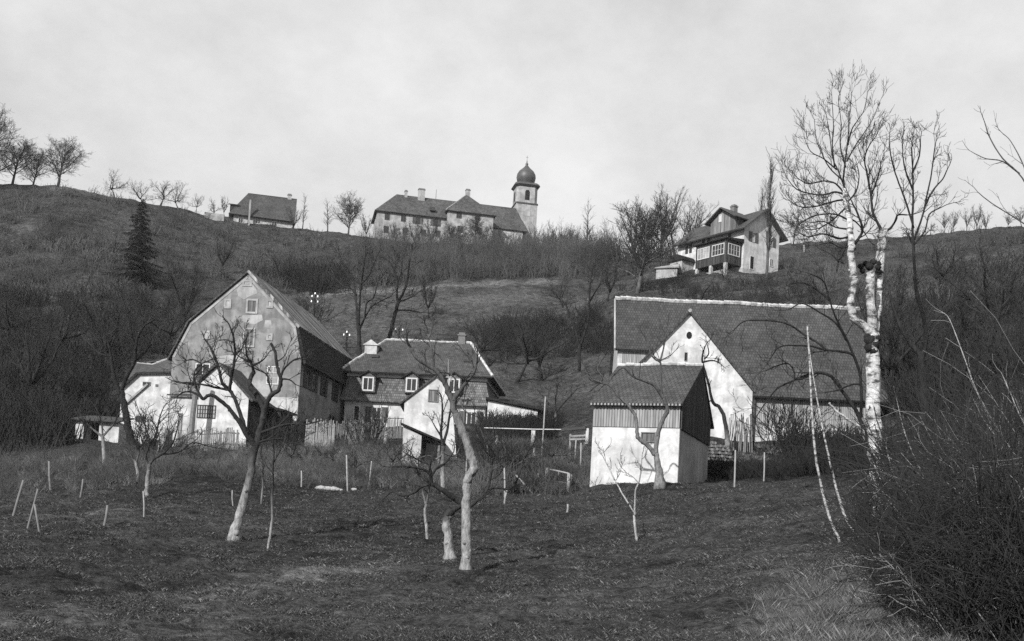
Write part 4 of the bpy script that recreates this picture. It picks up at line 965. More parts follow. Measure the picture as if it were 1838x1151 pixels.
def spruce(loc, h, label):
    t_ = empty('spruce_tree', loc, .4, label, 'tree'); m_ = MB(); m_.tube([(0, 0, -.5), (0, 0, h*.5), (0, 0, h)], [h*.02, h*.012, .02], 7); m_.build('trunk', M['bark_dark'], t_)
    V = []; Fc = []
    rg = np.random.default_rng(5); tw = Twigs(); n = 0
    for i in range(130):
        z = h*(.12+.86*(i/130)); L = (h-z)*.40*rg.uniform(.4, 1.25)+.25; az = i*2.39+rg.normal()*.3; d = np.array([math.cos(az), math.sin(az), -.18])
        p0 = np.array([0, 0, z]); pts = [p0, p0+d*L*.4, p0+d*L*.75+(0, 0, -.03*L), p0+d*L+(0, 0, .05*L)]; tw.add(pts, [.05, .035, .02, .01])
        for k in range(int(26*L/2.5)+8):
            t = rg.uniform(.1, 1); q = p0+d*L*t; w = (1-t)*.28*L+.18
            for s_ in (-1, 1):
                e = q+np.array([-d[1], d[0], 0])*s_*w*rg.uniform(.5, 1.1)+d*w*.5+(0, 0, -w*rg.uniform(.2, .8)); u = nrm(rg.normal(size=3))*.10*h/14
                b = len(V); V += [q-u*.6, q+u*.6, e+u*.3, e-u*.3]; Fc.append((b, b+1, b+2, b+3))
    tw.build('branches', M['bark_dark'], t_)
    raw_mesh('foliage', np.array(V), np.array(Fc).ravel(), np.full(len(Fc), 4), M['needle'], t_)
    return t_

# ------------------------------------------------------------------ trees traced stroke by stroke; each stands at its own depth and spreads in depth too
def traced(name, Y, strokes, label, cat='tree', mat='bark_lime', cmat='twig', foot=None, twig_len=.8, dens=5., lev=2, seed=1, spread=.55, up=.10, trunk_n=1, group=None, rmin=.006, nn_=3, crown=True, lmat=None, wob=.2):
    """strokes: (width0 px, width1 px, twiggy 0/1, [(px, py), ...]); the first trunk_n strokes form the trunk"""
    global RNG
    keep = RNG; RNG = np.random.default_rng(seed); rg = np.random.default_rng(seed+50)
    fp = strokes[0][3][0]; base = P(fp[0], fp[1], Y); base[2] = hz(base[0], base[1])
    root = empty(name, tuple(base), 0, label, cat, group)
    done = []; trunk = MB(); limbs = MB(); tw = Twigs()
    for si, (w0, w1, tg, pp) in enumerate(strokes):
        pp = [np.array(q, float) for q in pp]
        if si == 0: dy = 0.
        else:
            best = min(done, key=lambda e: np.hypot(*(e[0]-pp[0]))); dy = best[1]
        slope = 0 if si == 0 else rg.uniform(-spread, spread)
        # resample smoothly (Catmull-Rom)
        Q = [pp[0]]; n = len(pp)
        for i in range(n-1):
            p0, p1, p2, p3 = pp[max(i-1, 0)], pp[i], pp[i+1], pp[min(i+2, n-1)]
            for k in range(1, 5):
                t = k/4; Q.append(.5*((2*p1)+(-p0+p2)*t+(2*p0-5*p1+4*p2-p3)*t*t+(-p0+3*p1-3*p2+p3)*t**3))
        L = np.r_[0, np.cumsum([np.hypot(*(b-a)) for a, b in zip(Q[:-1], Q[1:])])]; tot = L[-1]
        pts = []; rad = []; m2 = Y/F_PX
        for q, l in zip(Q, L):
            yy = dy+slope*l*m2*(1 if si else 0); w = w0+(w1-w0)*(l/tot)**.8
            if si == 0 and foot: w *= 1+.75*math.exp(-l/foot*1.6)
            q3 = P(q[0], q[1], Y+yy); pts.append(q3-base); rad.append(max(w*.5*(Y+yy)/F_PX, .004)); done.append((q, yy))
        if si == 0: pts[0] = pts[0]+np.array([0, 0, -.25]); 
        if tot > 30:
            for i in range(1, len(pts)-1): pts[i] = pts[i]+rg.normal(size=3)*rad[i]*.10
        (trunk if si < trunk_n else limbs).tube(pts, rad, 10 if si < trunk_n else 6, jit=.10)
        if w0 > 6:      # knots and cut stubs
            for _ in range(int(tot/28)):
                k = rg.integers(1, len(pts)-1); e = nrm(rg.normal(size=3)*(1, 1, .5)); rr = rad[k]; (trunk if si < trunk_n else limbs).tube([pts[k]-e*rr*.2, pts[k]+e*rr*.9, pts[k]+e*rr*1.22], [rr*.62, rr*.5, rr*.28], 6)
        if tg:
            Lm = tot*m2; nt_ = max(2, int(Lm*dens*tg)); m_ = len(pts)-1
            for i in range(nt_):
                t = (.18+.82*(i+RNG.random())/nt_)*m_; k = min(m_-1, int(t)); q = pts[k]+(pts[k+1]-pts[k])*(t-k); dd = nrm(pts[k+1]-pts[k]); a = RNG.uniform(.45, 1.15)
                sprout(tw, q, nrm(dd*math.cos(a)+rnd_perp(dd)*math.sin(a)+(0, 0, .15)), twig_len*RNG.uniform(.5, 1.25), max(rmin, min(rad[k]*.5, .022)), lev, up, wob, nn_, ratio=.55, rmin=rmin)
            sprout(tw, pts[-1], nrm(pts[-1]-pts[-2]), twig_len*.9, max(rmin, rad[-1]*.9), lev, up, wob, nn_, rmin=rmin)
    trunk.build('trunk', M[mat], root, smooth=True)
    if limbs.v: limbs.build('limbs', M[lmat or mat], root, smooth=True)
    if tw.p and crown: tw.build('crown', M[cmat], root)
    RNG = keep; return root

TR = []
# big leaning apple tree before the annex
traced('apple_tree', 30, [(18, 13, 0, [(420, 967), (430, 925), (446, 870), (455, 820), (459, 795)]),
 (11, 6, 0, [(459, 800), (447, 788), (436, 768), (420, 745), (405, 727), (385, 712), (375, 710), (364, 717)]),
 (5, 2, 1, [(364, 717), (350, 706), (330, 704), (318, 712)]), (5, 2.5, 1, [(364, 716), (352, 697), (347, 688), (325, 687)]),
 (9, 4.5, .6, [(444, 782), (436, 757), (424, 722), (412, 700), (399, 688), (392, 660), (386, 642), (377, 622)]),
 (5, 3, 1, [(410, 700), (390, 696), (360, 690), (338, 690)]), (5, 2.5, 1, [(352, 696), (348, 680), (352, 662), (364, 652)]), (3.4, 1.5, 1, [(352, 672), (362, 655), (345, 645), (330, 650)]),
 (7, 3.5, .8, [(412, 702), (415, 680), (420, 650), (422, 635), (419, 605), (414, 590)]), (4, 1.6, 1, [(422, 637), (435, 625), (438, 608)]), (3, 1.5, 1, [(419, 615), (405, 610), (392, 612)]),
 (14, 8, 0, [(458, 805), (464, 780), (470, 760), (474, 738), (462, 712), (450, 695), (449, 682), (456, 668)]),
 (6, 3, 1, [(456, 670), (452, 655), (444, 640), (441, 622)]), (5, 2, 1, [(455, 656), (470, 648), (478, 640)]), (4, 2, 1, [(450, 650), (434, 643), (426, 637)]),
 (10, 5, 0, [(474, 740), (480, 720), (490, 707), (500, 700), (505, 682), (500, 668), (496, 648), (494, 632), (486, 616)]),
 (5, 2.5, 1, [(503, 682), (508, 665), (520, 652), (530, 645), (540, 643)]), (4, 2, 1, [(505, 680), (520, 682), (530, 690)]), (4, 2, 1, [(488, 705), (484, 692), (478, 672), (460, 663)]),
 (6, 2, 1, [(466, 778), (492, 768), (520, 761), (548, 762), (575, 755)]), (4.5, 2, 1, [(462, 795), (480, 790), (505, 788), (520, 795)]), (3, 1.6, 1, [(496, 650), (510, 640), (515, 628)])],
 'gnarled apple tree leaning right, its forked crown before the barred white annex', mat='bark_lime', foot=14, twig_len=.5, dens=6.0, lev=2, seed=3, spread=.5, rmin=.006)
# tall middle pear tree with swan-neck trunk
traced('pear_tree', 24, [(19, 15, 0, [(837, 1028), (838, 985), (837, 930), (839, 880), (840, 862), (848, 845), (851, 835), (845, 818), (838, 795), (828, 770), (818, 742)]),
 (13, 10, 0, [(818, 744), (813, 728), (816, 715), (824, 703)]), (8, 4, .8, [(822, 706), (833, 692), (845, 677), (852, 667), (855, 655)]), (4, 2, 1, [(852, 668), (846, 650), (838, 640)]),
 (12, 6, .3, [(815, 725), (806, 708), (800, 690), (788, 672), (772, 658), (755, 648), (744, 638), (738, 625)]), (5, 2.5, 1, [(778, 663), (778, 645), (774, 625), (768, 600)]), (4, 2, 1, [(822, 700), (818, 682), (808, 672), (795, 668)]), (3, 1.5, 1, [(770, 605), (776, 590), (782, 575)]), (3, 1.5, 1, [(744, 640), (735, 622), (722, 612)]),
 (4, 2, 1, [(816, 728), (826, 715), (832, 735), (848, 745)])],
 'tall pear tree with a pale swan-necked trunk, frontmost tree of the meadow', mat='bark_pear', foot=14, twig_len=.45, dens=4.5, lev=2, seed=8, spread=.4, rmin=.005)
# short leaning tree behind it
traced('apple_tree', 26.5, [(17, 15, 0, [(808, 1003), (806, 985), (804, 962), (801, 940), (803, 926), (812, 917)]), (10, 8, 0, [(812, 918), (824, 910), (836, 907)]),
 (13, 8, .4, [(838, 908), (820, 898), (803, 886), (785, 874), (774, 869)]), (6, 3, 1, [(776, 870), (760, 872), (742, 885), (722, 890), (705, 882), (690, 893)]), (6, 3, 1, [(776, 870), (772, 852), (758, 842), (735, 838), (705, 838)]),
 (5, 2.5, 1, [(774, 856), (770, 835), (755, 828), (735, 818)]), (5, 3, 1, [(774, 856), (784, 840), (800, 830), (812, 815)]),
 (7, 4, .8, [(840, 910), (852, 902), (868, 888), (876, 876), (880, 860), (882, 845)]), (4, 2.5, 1, [(874, 878), (895, 876), (915, 878), (930, 858), (940, 825), (955, 800)]), (3.5, 2, 1, [(872, 882), (869, 900), (862, 918)]), (3, 1.5, 1, [(880, 862), (896, 852), (905, 838)])],
 'low apple tree with stubby pale trunk and black side limbs behind the swan-necked pear', mat='bark_stub', foot=8, twig_len=.42, dens=4.2, lev=2, seed=21, spread=.45, rmin=.005)
traced('fruit_tree', 31, [(5.5, 5, 0, [(767, 973), (765, 945), (763, 918), (765, 905)]), (4.5, 3, .5, [(765, 908), (760, 890), (757, 872), (750, 850), (738, 830)]), (4.5, 3, .5, [(765, 906), (769, 885), (772, 860), (770, 840), (776, 820)]), (3, 1.5, 1, [(757, 875), (738, 868), (722, 872)])],
 'thin twin-forked fruit tree left of the stubby apple trunk', mat='bark_lime_low', twig_len=.5, dens=4, lev=2, seed=5, rmin=.005)
traced('plum_tree', 44, [(8, 7, 0, [(796, 877), (794, 850), (794, 825), (795, 800)]), (6, 3.5, .6, [(795, 802), (792, 780), (794, 745), (794, 725)]), (6, 3, .6, [(795, 800), (802, 775), (808, 740), (812, 722)]), (4, 2, 1, [(793, 785), (782, 768), (778, 760)]), (4, 2, 1, [(796, 812), (808, 818), (820, 815), (826, 800)]), (4, 2, 1, [(795, 815), (782, 825), (770, 818), (755, 822)])],
 'plum tree with pale lower trunk standing before the narrow white shed', mat='bark_lime', twig_len=.6, dens=3.6, lev=2, seed=9, rmin=.008)
# tree in front of the field shed
traced('cherry_tree', 43.5, [(15, 10, 0, [(1185, 869), (1182, 845), (1179, 825), (1177, 814)]), (9, 7, 0, [(1177, 816), (1179, 790), (1186, 762), (1194, 745), (1198, 738), (1194, 722), (1190, 712)]),
 (7, 3, .5, [(1191, 714), (1184, 704), (1174, 692), (1162, 686), (1150, 682), (1140, 678), (1132, 672), (1120, 660), (1112, 663)]), (5, 3, .5, [(1188, 708), (1186, 690), (1187, 665), (1185, 650), (1180, 645)]), (3.5, 2, 1, [(1185, 650), (1176, 645), (1168, 636), (1164, 620), (1158, 605)]), (3.5, 2, 1, [(1185, 648), (1190, 630), (1194, 610), (1196, 590)]), (3, 1.6, 1, [(1185, 648), (1196, 642), (1205, 637)]),
 (9, 7, 0, [(1175, 816), (1165, 802), (1152, 792), (1145, 785)]), (7, 4, .3, [(1145, 787), (1143, 770), (1141, 748), (1135, 738), (1124, 724), (1110, 712), (1100, 697), (1090, 690), (1080, 688)]), (3.5, 2, 1, [(1092, 691), (1080, 675), (1072, 662), (1078, 650)]), (3.5, 2, 1, [(1084, 688), (1066, 682), (1055, 670), (1045, 668)])],
 'cherry tree with wide forked limbs right before the near white field shed', mat='bark_cherry', foot=10, twig_len=.6, dens=2.3, lev=1, seed=13, spread=.25, rmin=.008)
traced('young_fruit_tree', 31, [(5, 4, 0, [(1143, 968), (1140, 950), (1138, 925)]), (4, 3, .0, [(1139, 927), (1140, 900), (1141, 880), (1146, 868)]), (3, 1.4, 1, [(1146, 868), (1150, 850), (1151, 835), (1153, 815)]), (2.2, 1.2, 1, [(1147, 868), (1137, 857), (1126, 850), (1118, 842)]), (3, 2.2, 0, [(1128, 904), (1118, 888), (1106, 866), (1103, 862)]), (2.8, 1.2, 1, [(1103, 862), (1094, 842), (1085, 825), (1076, 806)]), (2.4, 1.2, 1, [(1104, 864), (1113, 848), (1115, 832)]), (2.5, 2.8, 0, [(1139, 922), (1133, 912), (1127, 902)])],
 'pale young fruit sapling alone on the meadow below the near field shed', mat='bark_pale', cmat='twig', twig_len=.35, dens=4, lev=1, seed=17, rmin=.006)
traced('fruit_tree', 61, [(9, 6, 0, [(1306, 799), (1304, 780), (1300, 750), (1292, 732), (1283, 726)]), (6, 3, .5, [(1284, 728), (1277, 716), (1272, 690), (1264, 662), (1260, 645), (1263, 630)]), (4, 2, 1, [(1263, 650), (1278, 647), (1288, 650)]), (3, 1.6, 1, [(1264, 645), (1272, 635), (1270, 620)]), (3, 1.6, 1, [(1278, 718), (1268, 722), (1262, 712)])],
 'crooked dark tree squeezed between the field shed and the barn gable', mat='bark_lime_low', twig_len=.7, dens=2.5, lev=2, seed=31, rmin=.01)
# two tall trees on the meadow behind the manor
traced('ash_tree', 118, [(8, 7, 0, [(646, 646), (645, 610), (643, 585), (641, 560)]), (5, 2.5, 1, [(642, 570), (639, 540), (636, 512), (628, 485), (615, 470)]), (5, 2.5, 1, [(644, 585), (645, 550), (648, 515), (652, 485), (655, 460)]), (4, 2, 1, [(646, 590), (655, 570), (668, 550), (685, 540), (702, 532)]), (3.5, 2, 1, [(655, 570), (658, 545), (670, 535), (676, 515)]), (4, 2, 1, [(640, 530), (630, 518), (618, 515), (602, 500)]), (3, 2, 1, [(648, 510), (662, 495), (672, 470)])],
 'tall dark ash behind the manor, left of the leaning one', mat='bark_dark', foot=0, twig_len=1.9, dens=1.5, lev=2, seed=41, rmin=.018, nn_=4)
traced('ash_tree', 122, [(8, 6, 0, [(688, 618), (699, 604), (706, 575), (712, 552), (716, 540)]), (5, 3, 1, [(716, 540), (724, 525), (731, 505), (733, 485), (736, 465)]), (5, 3, 1, [(714, 545), (712, 525), (714, 508), (710, 490), (702, 475)]), (3.5, 2, 1, [(711, 557), (730, 557), (752, 560)]), (3.5, 2, 1, [(716, 542), (728, 538), (745, 530)]), (3, 2, 1, [(713, 508), (720, 490), (722, 470)])],
 'tall dark ash behind the manor leaning right over the hip', mat='bark_dark', twig_len=1.8, dens=1.5, lev=2, seed=43, rmin=.018, nn_=4)
# trees right of the meadow behind the barn corner
traced('thorn_tree', 110, [(6, 5, 0, [(1040, 662), (1040, 635), (1041, 618)]), (5, 2.5, 1, [(1040, 630), (1035, 600), (1026, 575), (1018, 552), (1010, 540)]), (5, 2.5, 1, [(1042, 620), (1052, 590), (1058, 560), (1058, 530), (1060, 505)]), (4, 2, 1, [(1057, 545), (1068, 525), (1078, 510)])],
 'dark forked thorn tree on the slope left of the great barn', mat='bark_dark', twig_len=1.9, dens=1.7, lev=2, seed=47, rmin=.017, nn_=4)
traced('fruit_tree', 97, [(5, 4.5, 0, [(997, 767), (997, 750), (998, 738)]), (3.5, 2, 1, [(998, 740), (990, 730), (980, 718), (965, 700)]), (3.5, 2, 1, [(998, 740), (1008, 728), (1020, 715), (1030, 705)]), (3, 2, 1, [(998, 738), (997, 720), (1000, 700)])],
 'small pale-trunked fruit tree above the rail fence left of the field shed', mat='bark_lime_low', twig_len=1.5, dens=1.8, lev=2, seed=51, rmin=.014)
# left: big dark tree before the cottage
traced('lime_tree', 82, [(15, 11, 0, [(243, 812), (236, 790), (229, 760), (222, 725), (217, 700)]), (9, 5, .3, [(217, 702), (228, 675), (240, 652), (243, 630), (246, 608), (255, 590)]), (9, 4, .3, [(218, 712), (206, 680), (200, 650), (196, 620), (185, 595), (175, 570)]), (5, 2.5, 1, [(244, 625), (236, 600), (234, 575), (228, 550)]), (5, 2.5, 1, [(240, 650), (258, 635), (272, 618)]), (4, 2, 1, [(198, 640), (180, 635), (165, 622)]), (4, 2, 1, [(198, 625), (208, 600), (212, 575), (208, 550)])],
 'big dark lime tree leaning before the left cottage', mat='bark_dark', foot=10, twig_len=1.7, dens=1.6, lev=2, seed=61, rmin=.014, nn_=4)
traced('apple_tree', 46, [(8, 7, 0, [(263, 891), (264, 870), (267, 845), (268, 833)]), (5, 2.5, 1, [(268, 835), (276, 825), (295, 812), (310, 795), (318, 770)]), (5, 2.5, 1, [(267, 838), (262, 820), (268, 795), (262, 770), (255, 750)]), (4, 2, 1, [(266, 800), (280, 780), (285, 755), (292, 735)]), (4, 2, 1, [(290, 815), (320, 812), (345, 795), (370, 800)])],
 'apple tree with limed trunk and spreading twigs before the left cottage wall', mat='bark_lime_low', twig_len=.95, dens=3, lev=2, seed=63, rmin=.008)
traced('apple_tree', 52, [(6, 5, 0, [(248, 858), (246, 840), (243, 828)]), (4, 2, 1, [(243, 830), (234, 815), (225, 800)]), (4, 2, 1, [(244, 830), (250, 810), (246, 790), (252, 765)]), (3, 2, 1, [(248, 805), (262, 790), (266, 770)])],
 'smaller apple tree just left and behind the limed one at the cottage', mat='bark_lime_low', twig_len=.9, dens=3, lev=2, seed=65, rmin=.008)
traced('fruit_tree', 60, [(7, 6, 0, [(187, 830), (186, 805), (184, 782)]), (5, 2.5, 1, [(184, 784), (172, 775), (160, 765), (150, 755)]), (5, 2.5, 1, [(184, 784), (195, 772), (205, 760), (212, 745)]), (4, 2, 1, [(184, 782), (183, 765), (178, 745)])],
 'pale straight fruit tree before the small garden shed at far left', mat='bark_lime', twig_len=1., dens=2.6, lev=2, seed=67, rmin=.01)
traced('plum_tree', 36, [(4, 3, 0, [(470, 892), (472, 870), (471, 850), (474, 835)]), (3, 1.5, 1, [(474, 837), (468, 815), (472, 795)]), (3, 1.5, 1, [(473, 850), (463, 858)])],
 'thin plum sapling just right of the leaning apple trunk', mat='bark_lime_low', twig_len=.5, dens=4, lev=1, seed=69)
traced('fruit_tree', 28, [(5, 4.5, 0, [(481, 982), (486, 955), (489, 925), (488, 895), (491, 870)]), (4, 2.5, .5, [(491, 872), (490, 840), (492, 815), (490, 795)]), (3, 1.5, 1, [(491, 830), (500, 815), (508, 800)]), (3, 1.5, 1, [(490, 850), (478, 835), (472, 820)])],
 'slim straight fruit tree right of the leaning apple tree', mat='bark_lime_low', twig_len=.5, dens=4, lev=2, seed=71, rmin=.005)
# pollarded birch at the right
traced('birch_tree', 24, [(26, 24, 0, [(1588, 912), (1580, 880), (1574, 850), (1571, 815), (1569, 775), (1568, 730), (1567, 680), (1566, 635), (1566, 600)]),
 (17, 15, 0, [(1566, 606), (1565, 575), (1563, 545), (1562, 515), (1562, 488)]), (15, 12, 0, [(1565, 602), (1553, 588), (1536, 575), (1529, 560), (1527, 535), (1533, 512), (1531, 490), (1528, 462), (1529, 442)]),
 (13, 10, .0, [(1529, 446), (1527, 420), (1524, 395), (1519, 365), (1515, 340)]), (9, 10, 0, [(1572, 600), (1577, 560), (1579, 520), (1581, 485)]), (15, 16, 0, [(1579, 490), (1580, 465), (1582, 440), (1585, 412)]),
 (6, 3, .8, [(1583, 414), (1574, 398), (1567, 380), (1563, 350), (1560, 330)]), (5, 2.5, .4, [(1590, 416), (1600, 408), (1608, 396), (1612, 386), (1628, 386)]), (6, 3, .8, [(1528, 444), (1540, 430), (1548, 412), (1540, 385), (1530, 365)]),
 (4, 1.0, .28, [(1517, 345), (1514, 320), (1517, 290), (1522, 250), (1523, 225), (1526, 195), (1529, 165)]), (3, .9, .35, [(1515, 335), (1506, 310), (1495, 285), (1490, 250), (1486, 225), (1483, 205)]), (3, .9, .4, [(1510, 322), (1488, 300), (1475, 275), (1465, 250), (1462, 215)]),
 (3, .9, .4, [(1502, 305), (1478, 285), (1455, 272), (1443, 245)]), (3, .9, .4, [(1522, 260), (1528, 235), (1540, 215), (1550, 200), (1556, 175)]), (3, .9, .4, [(1520, 290), (1535, 262), (1550, 240), (1566, 215), (1578, 185)]), (3, .9, .35, [(1498, 300), (1494, 260), (1496, 225), (1493, 175)]), (3, .9, .35, [(1518, 300), (1508, 260), (1510, 225), (1505, 180), (1507, 170)]),
 (4, 1.5, 1, [(1516, 350), (1500, 345), (1478, 350), (1455, 348), (1430, 340), (1414, 322)]), (4, 1.5, 1, [(1518, 358), (1495, 362), (1468, 370), (1440, 372), (1425, 366)]), (3.5, 1.5, 1, [(1524, 412), (1500, 408), (1480, 398), (1455, 400)]), (3.5, 1.5, 1, [(1522, 395), (1500, 385), (1475, 385), (1450, 392), (1432, 405)]),
 (4, 1.5, 1, [(1527, 425), (1505, 428), (1478, 420), (1452, 425), (1435, 418)]), (3.5, 1.5, 1, [(1519, 372), (1498, 392), (1470, 410), (1446, 412)]), (3.5, 1.5, 1, [(1517, 350), (1500, 330), (1478, 325), (1450, 330), (1432, 320)]), (3.5, 1.5, 1, [(1522, 390), (1540, 402), (1556, 425)]), (3.5, 1.5, 1, [(1519, 365), (1536, 345), (1542, 318), (1538, 295)]), (3, 1.4, 1, [(1528, 440), (1510, 445), (1490, 436), (1470, 440)]),
 (4, 1.5, 1, [(1561, 340), (1556, 310), (1552, 285), (1560, 262), (1572, 245)]), (4, 1.5, 1, [(1563, 352), (1572, 330), (1578, 310), (1582, 290)])],
 'white-barked pollarded birch with burls and tall thin shoots at right', mat='birch', cmat='twig', foot=12, twig_len=.5, dens=9.5, lev=2, seed=73, spread=.35, up=.20, trunk_n=6, rmin=.0034, nn_=4, lmat='bark_dark', wob=.11)
birch = [o for o in COL.objects if o.name == 'birch_tree'][0]
def burls():   # dark swellings and pruning scars
    rg = random.Random(3); bl = np.array(birch.location)
    for cx, cy, r0 in ((1545, 479, 8), (1553, 473, 8), (1560, 478, 12), (1568, 470, 9), (1577, 474, 8), (1562, 612, 17), (1570, 620, 15), (1567, 630, 13), (1557, 604, 12), (1560, 624, 14), (1574, 608, 12), (1526, 438, 9), (1531, 446, 8), (1576, 480, 8), (1548, 486, 8), (1563, 733, 10), (1572, 728, 8), (1530, 436, 8)):
        c = P(cx, cy, 23.93)-bl; rr = r0*.66*23.9/F_PX; m_ = MB(); n = 9; prof = [(rr*.2, -rr*.95), (rr*.75, -rr*.6), (rr, 0), (rr*.8, rr*.6), (rr*.25, rr*.95)]; m_.lathe(prof, n)
        m_.v = [(x*(1+rg.uniform(-.28, .28))+c[0], y*.8*(1+rg.uniform(-.28, .28))+c[1], z*(1+rg.uniform(-.28, .28))+c[2]) for x, y, z in m_.v]; m_.build('burl', M['bark_dark'], birch, smooth=True)
burls()
for i, (st, lb) in enumerate((([(5.5, 3, 0, [(1509, 972), (1494, 942), (1482, 905), (1472, 862), (1464, 820), (1460, 780), (1457, 735), (1455, 690), (1453, 645), (1449, 585)])], 'left one of two long thin bent birch poles before the barn'),
                              ([(5.5, 1.6, 0, [(1536, 962), (1518, 930), (1503, 885), (1492, 840), (1482, 795), (1474, 755), (1466, 712), (1458, 665), (1451, 615)])], 'right one of two long thin bent birch poles before the barn'))):
    traced('birch_pole', 21+i*1.5, st, lb, cat='birch pole', mat='birch_pole', seed=80+i, group='thin bent birch poles', crown=False)
traced('broken_branch', 23, [(5, 4, 0, [(1552, 771), (1535, 762), (1515, 748), (1500, 737), (1488, 723)])], 'snapped white birch branch sticking out left of the trunk', cat='branch', mat='birch_pole', seed=83, crown=False).location
# old arching tree with black boughs between barn and birch
traced('old_apple_tree', 33, [(15, 10, 0, [(1578, 872), (1565, 840), (1555, 800), (1548, 765)]), (8, 5, .3, [(1550, 770), (1535, 735), (1512, 702), (1496, 680), (1482, 671), (1462, 670)]), (4.5, 2, .8, [(1464, 670), (1440, 676), (1420, 685), (1395, 698), (1375, 722), (1355, 752)]),
 (7, 4, .3, [(1546, 750), (1546, 700), (1543, 670), (1535, 645), (1525, 634), (1500, 630), (1480, 629)]), (4.5, 2, .8, [(1482, 629), (1470, 617), (1445, 602), (1420, 585), (1395, 577), (1360, 575), (1335, 577), (1318, 592)]), (4, 2, .8, [(1482, 630), (1460, 622), (1430, 620), (1400, 623), (1385, 640), (1376, 655)]),
 (4, 2, .8, [(1464, 670), (1430, 682), (1425, 665), (1415, 653), (1400, 655), (1375, 665)]), (5, 2, .8, [(1536, 648), (1520, 610), (1500, 570), (1488, 535), (1478, 505), (1455, 492)]), (4, 2, .8, [(1520, 612), (1500, 580), (1470, 560), (1440, 545), (1418, 555)]), (4, 2, 1, [(1545, 690), (1530, 690), (1505, 700), (1480, 705)]), (4, 2, .8, [(1490, 540), (1466, 520), (1440, 508), (1418, 510)])],
 'old tree with long black boughs arching left across the barn roof', mat='bark_dark', foot=10, twig_len=.75, dens=2.6, lev=2, seed=87, spread=.4, rmin=.006)
traced('oak_tree', 47, [(16, 12, 0, [(1662, 760), (1658, 710), (1655, 665), (1653, 632)]), (10, 5, .3, [(1653, 640), (1636, 618), (1618, 590), (1606, 560), (1598, 530)]), (8, 5, .3, [(1656, 640), (1662, 610), (1658, 570), (1646, 530), (1642, 490), (1640, 450)]), (5, 2.5, .8, [(1640, 455), (1638, 400), (1639, 350), (1638, 300), (1636, 265)]), (4, 2, .8, [(1641, 430), (1655, 390), (1664, 350), (1672, 310), (1678, 265)]), (4, 2, .8, [(1640, 410), (1625, 360), (1610, 320), (1600, 285), (1596, 255)]), (4, 2, .8, [(1660, 370), (1676, 340), (1692, 322), (1700, 305)]), (4, 2, .8, [(1638, 340), (1625, 305), (1620, 275)]), (3.5, 2, 1, [(1640, 440), (1660, 415), (1668, 385), (1690, 372)]), (4, 2, .8, [(1660, 612), (1676, 590), (1692, 570)]), (4, 2, .8, [(1655, 650), (1676, 640), (1700, 645)]), (3.5, 2, 1, [(1638, 310), (1650, 280), (1652, 250)])],
 'oak with thick dark trunk and crown against the sky right of the birch', mat='bark_dark', foot=10, twig_len=.95, dens=1.9, lev=2, seed=91, rmin=.007, nn_=4, spread=.5)

# ------------------------------------------------------------------ skyline and slope trees
spruce(G(246, 500, 160), 13.8, 'dark spruce alone on the slope above the left cottage')
def T(kind, var, px, py, Y, top, label, group=None, **k):
    g = G(px, py, Y); h = max(1.5, (P(px, top, Y)[2]-g[2])*1.1); return place_tree(kind, var, tuple(g), h, label, group, **k)
FAR = dict(mats=('bark_far', 'twig'))
T('round', 0, -22, 330, 186, 208, 'tallest bare tree at the left edge of the skyline', wide=1.3)
T('round', 1, 22, 331, 190, 250, 'second bare tree from the left edge of the skyline', wide=1.3)
T('round', 2, 58, 333, 192, 272, 'low bare tree between the edge group and the round-crowned skyline tree', wide=1.2)
T('round', 3, 104, 333, 190, 254, 'round-crowned bare tree alone on the left skyline', wide=1.5)
T('fruit', 0, 206, 356, 196, 306, 'bushy fruit tree leaning left on the skyline beyond the round-crowned one', wide=1.2)
for px, top, v, lb in ((258, 325, 1, 'first'), (288, 320, 2, 'second'), (322, 328, 0, 'third')):
    T('fruit', v, px, 352+(px-200)*.17, 204, top, f'{lb} of three small fruit trees on the skyline above the spruce', 'fruit trees on the skyline above the spruce', wide=1.2)
T('fruit', 1, 352, 380, 208, 350, 'tiny tree on the skyline left of the pale garden wall')
T('fruit', 2, 384, 388, 211, 356, 'left of two small trees behind the pale garden wall'); T('vase', 0, 402, 390, 213, 356, 'right of two small trees behind the pale garden wall')
T('slender', 0, 543, 410, 218, 352, 'thin upright tree at the right end of the skyline farmhouse', wide=.9)
T('slender', 1, 588, 416, 221, 364, 'narrow tree midway between skyline farmhouse and convent', wide=1.3)
T('round', 0, 625, 420, 222, 350, 'well-shaped bare tree on the skyline left of the convent', wide=1.1, rz=1.)
T('vase', 1, 656, 424, 223, 388, 'low tree at the left corner of the convent', wide=1.2)
T('vase', 1, 527, 408, 214, 375, 'small bush tree before the right end of the skyline farmhouse', wide=1.2)
for px, top, v, kd, lb in ((704, 400, 0, 'fruit', 'small tree before the left windows of the convent'), (742, 398, 1, 'vase', 'small tree below the big convent chimney'), (778, 392, 2, 'vase', 'dark tree before the middle windows of the convent'),
                           (815, 402, 1, 'round', 'tree before the left half of the convent wing'), (855, 392, 2, 'round', 'tree before the right half of the convent wing'), (893, 408, 0, 'vase', 'low tree before the church nave')):
    T(kd, v, px, 442, 219, top, lb, 'small trees before the convent', wide=1.3)
for px, top, v, kd in ((975, 412, 0, 'multi'), (1003, 402, 1, 'multi'), (1030, 410, 0, 'vase'), (1078, 405, 1, 'multi')):
    T(kd, v, px, 452, 214, top, 'young bare tree in the dense row right of the church tower', 'row of young trees right of the church', wide=1.2)
T('slender', 1, 1054, 452, 212, 372, 'tallest thin tree in the row right of the church tower', wide=1.)
T('round', 2, 1143, 522, 148, 368, 'large bare tree with pale trunk foot left of the villa grove', wide=1.25, rz=2.2, mats=('bark_mid', 'twig'))
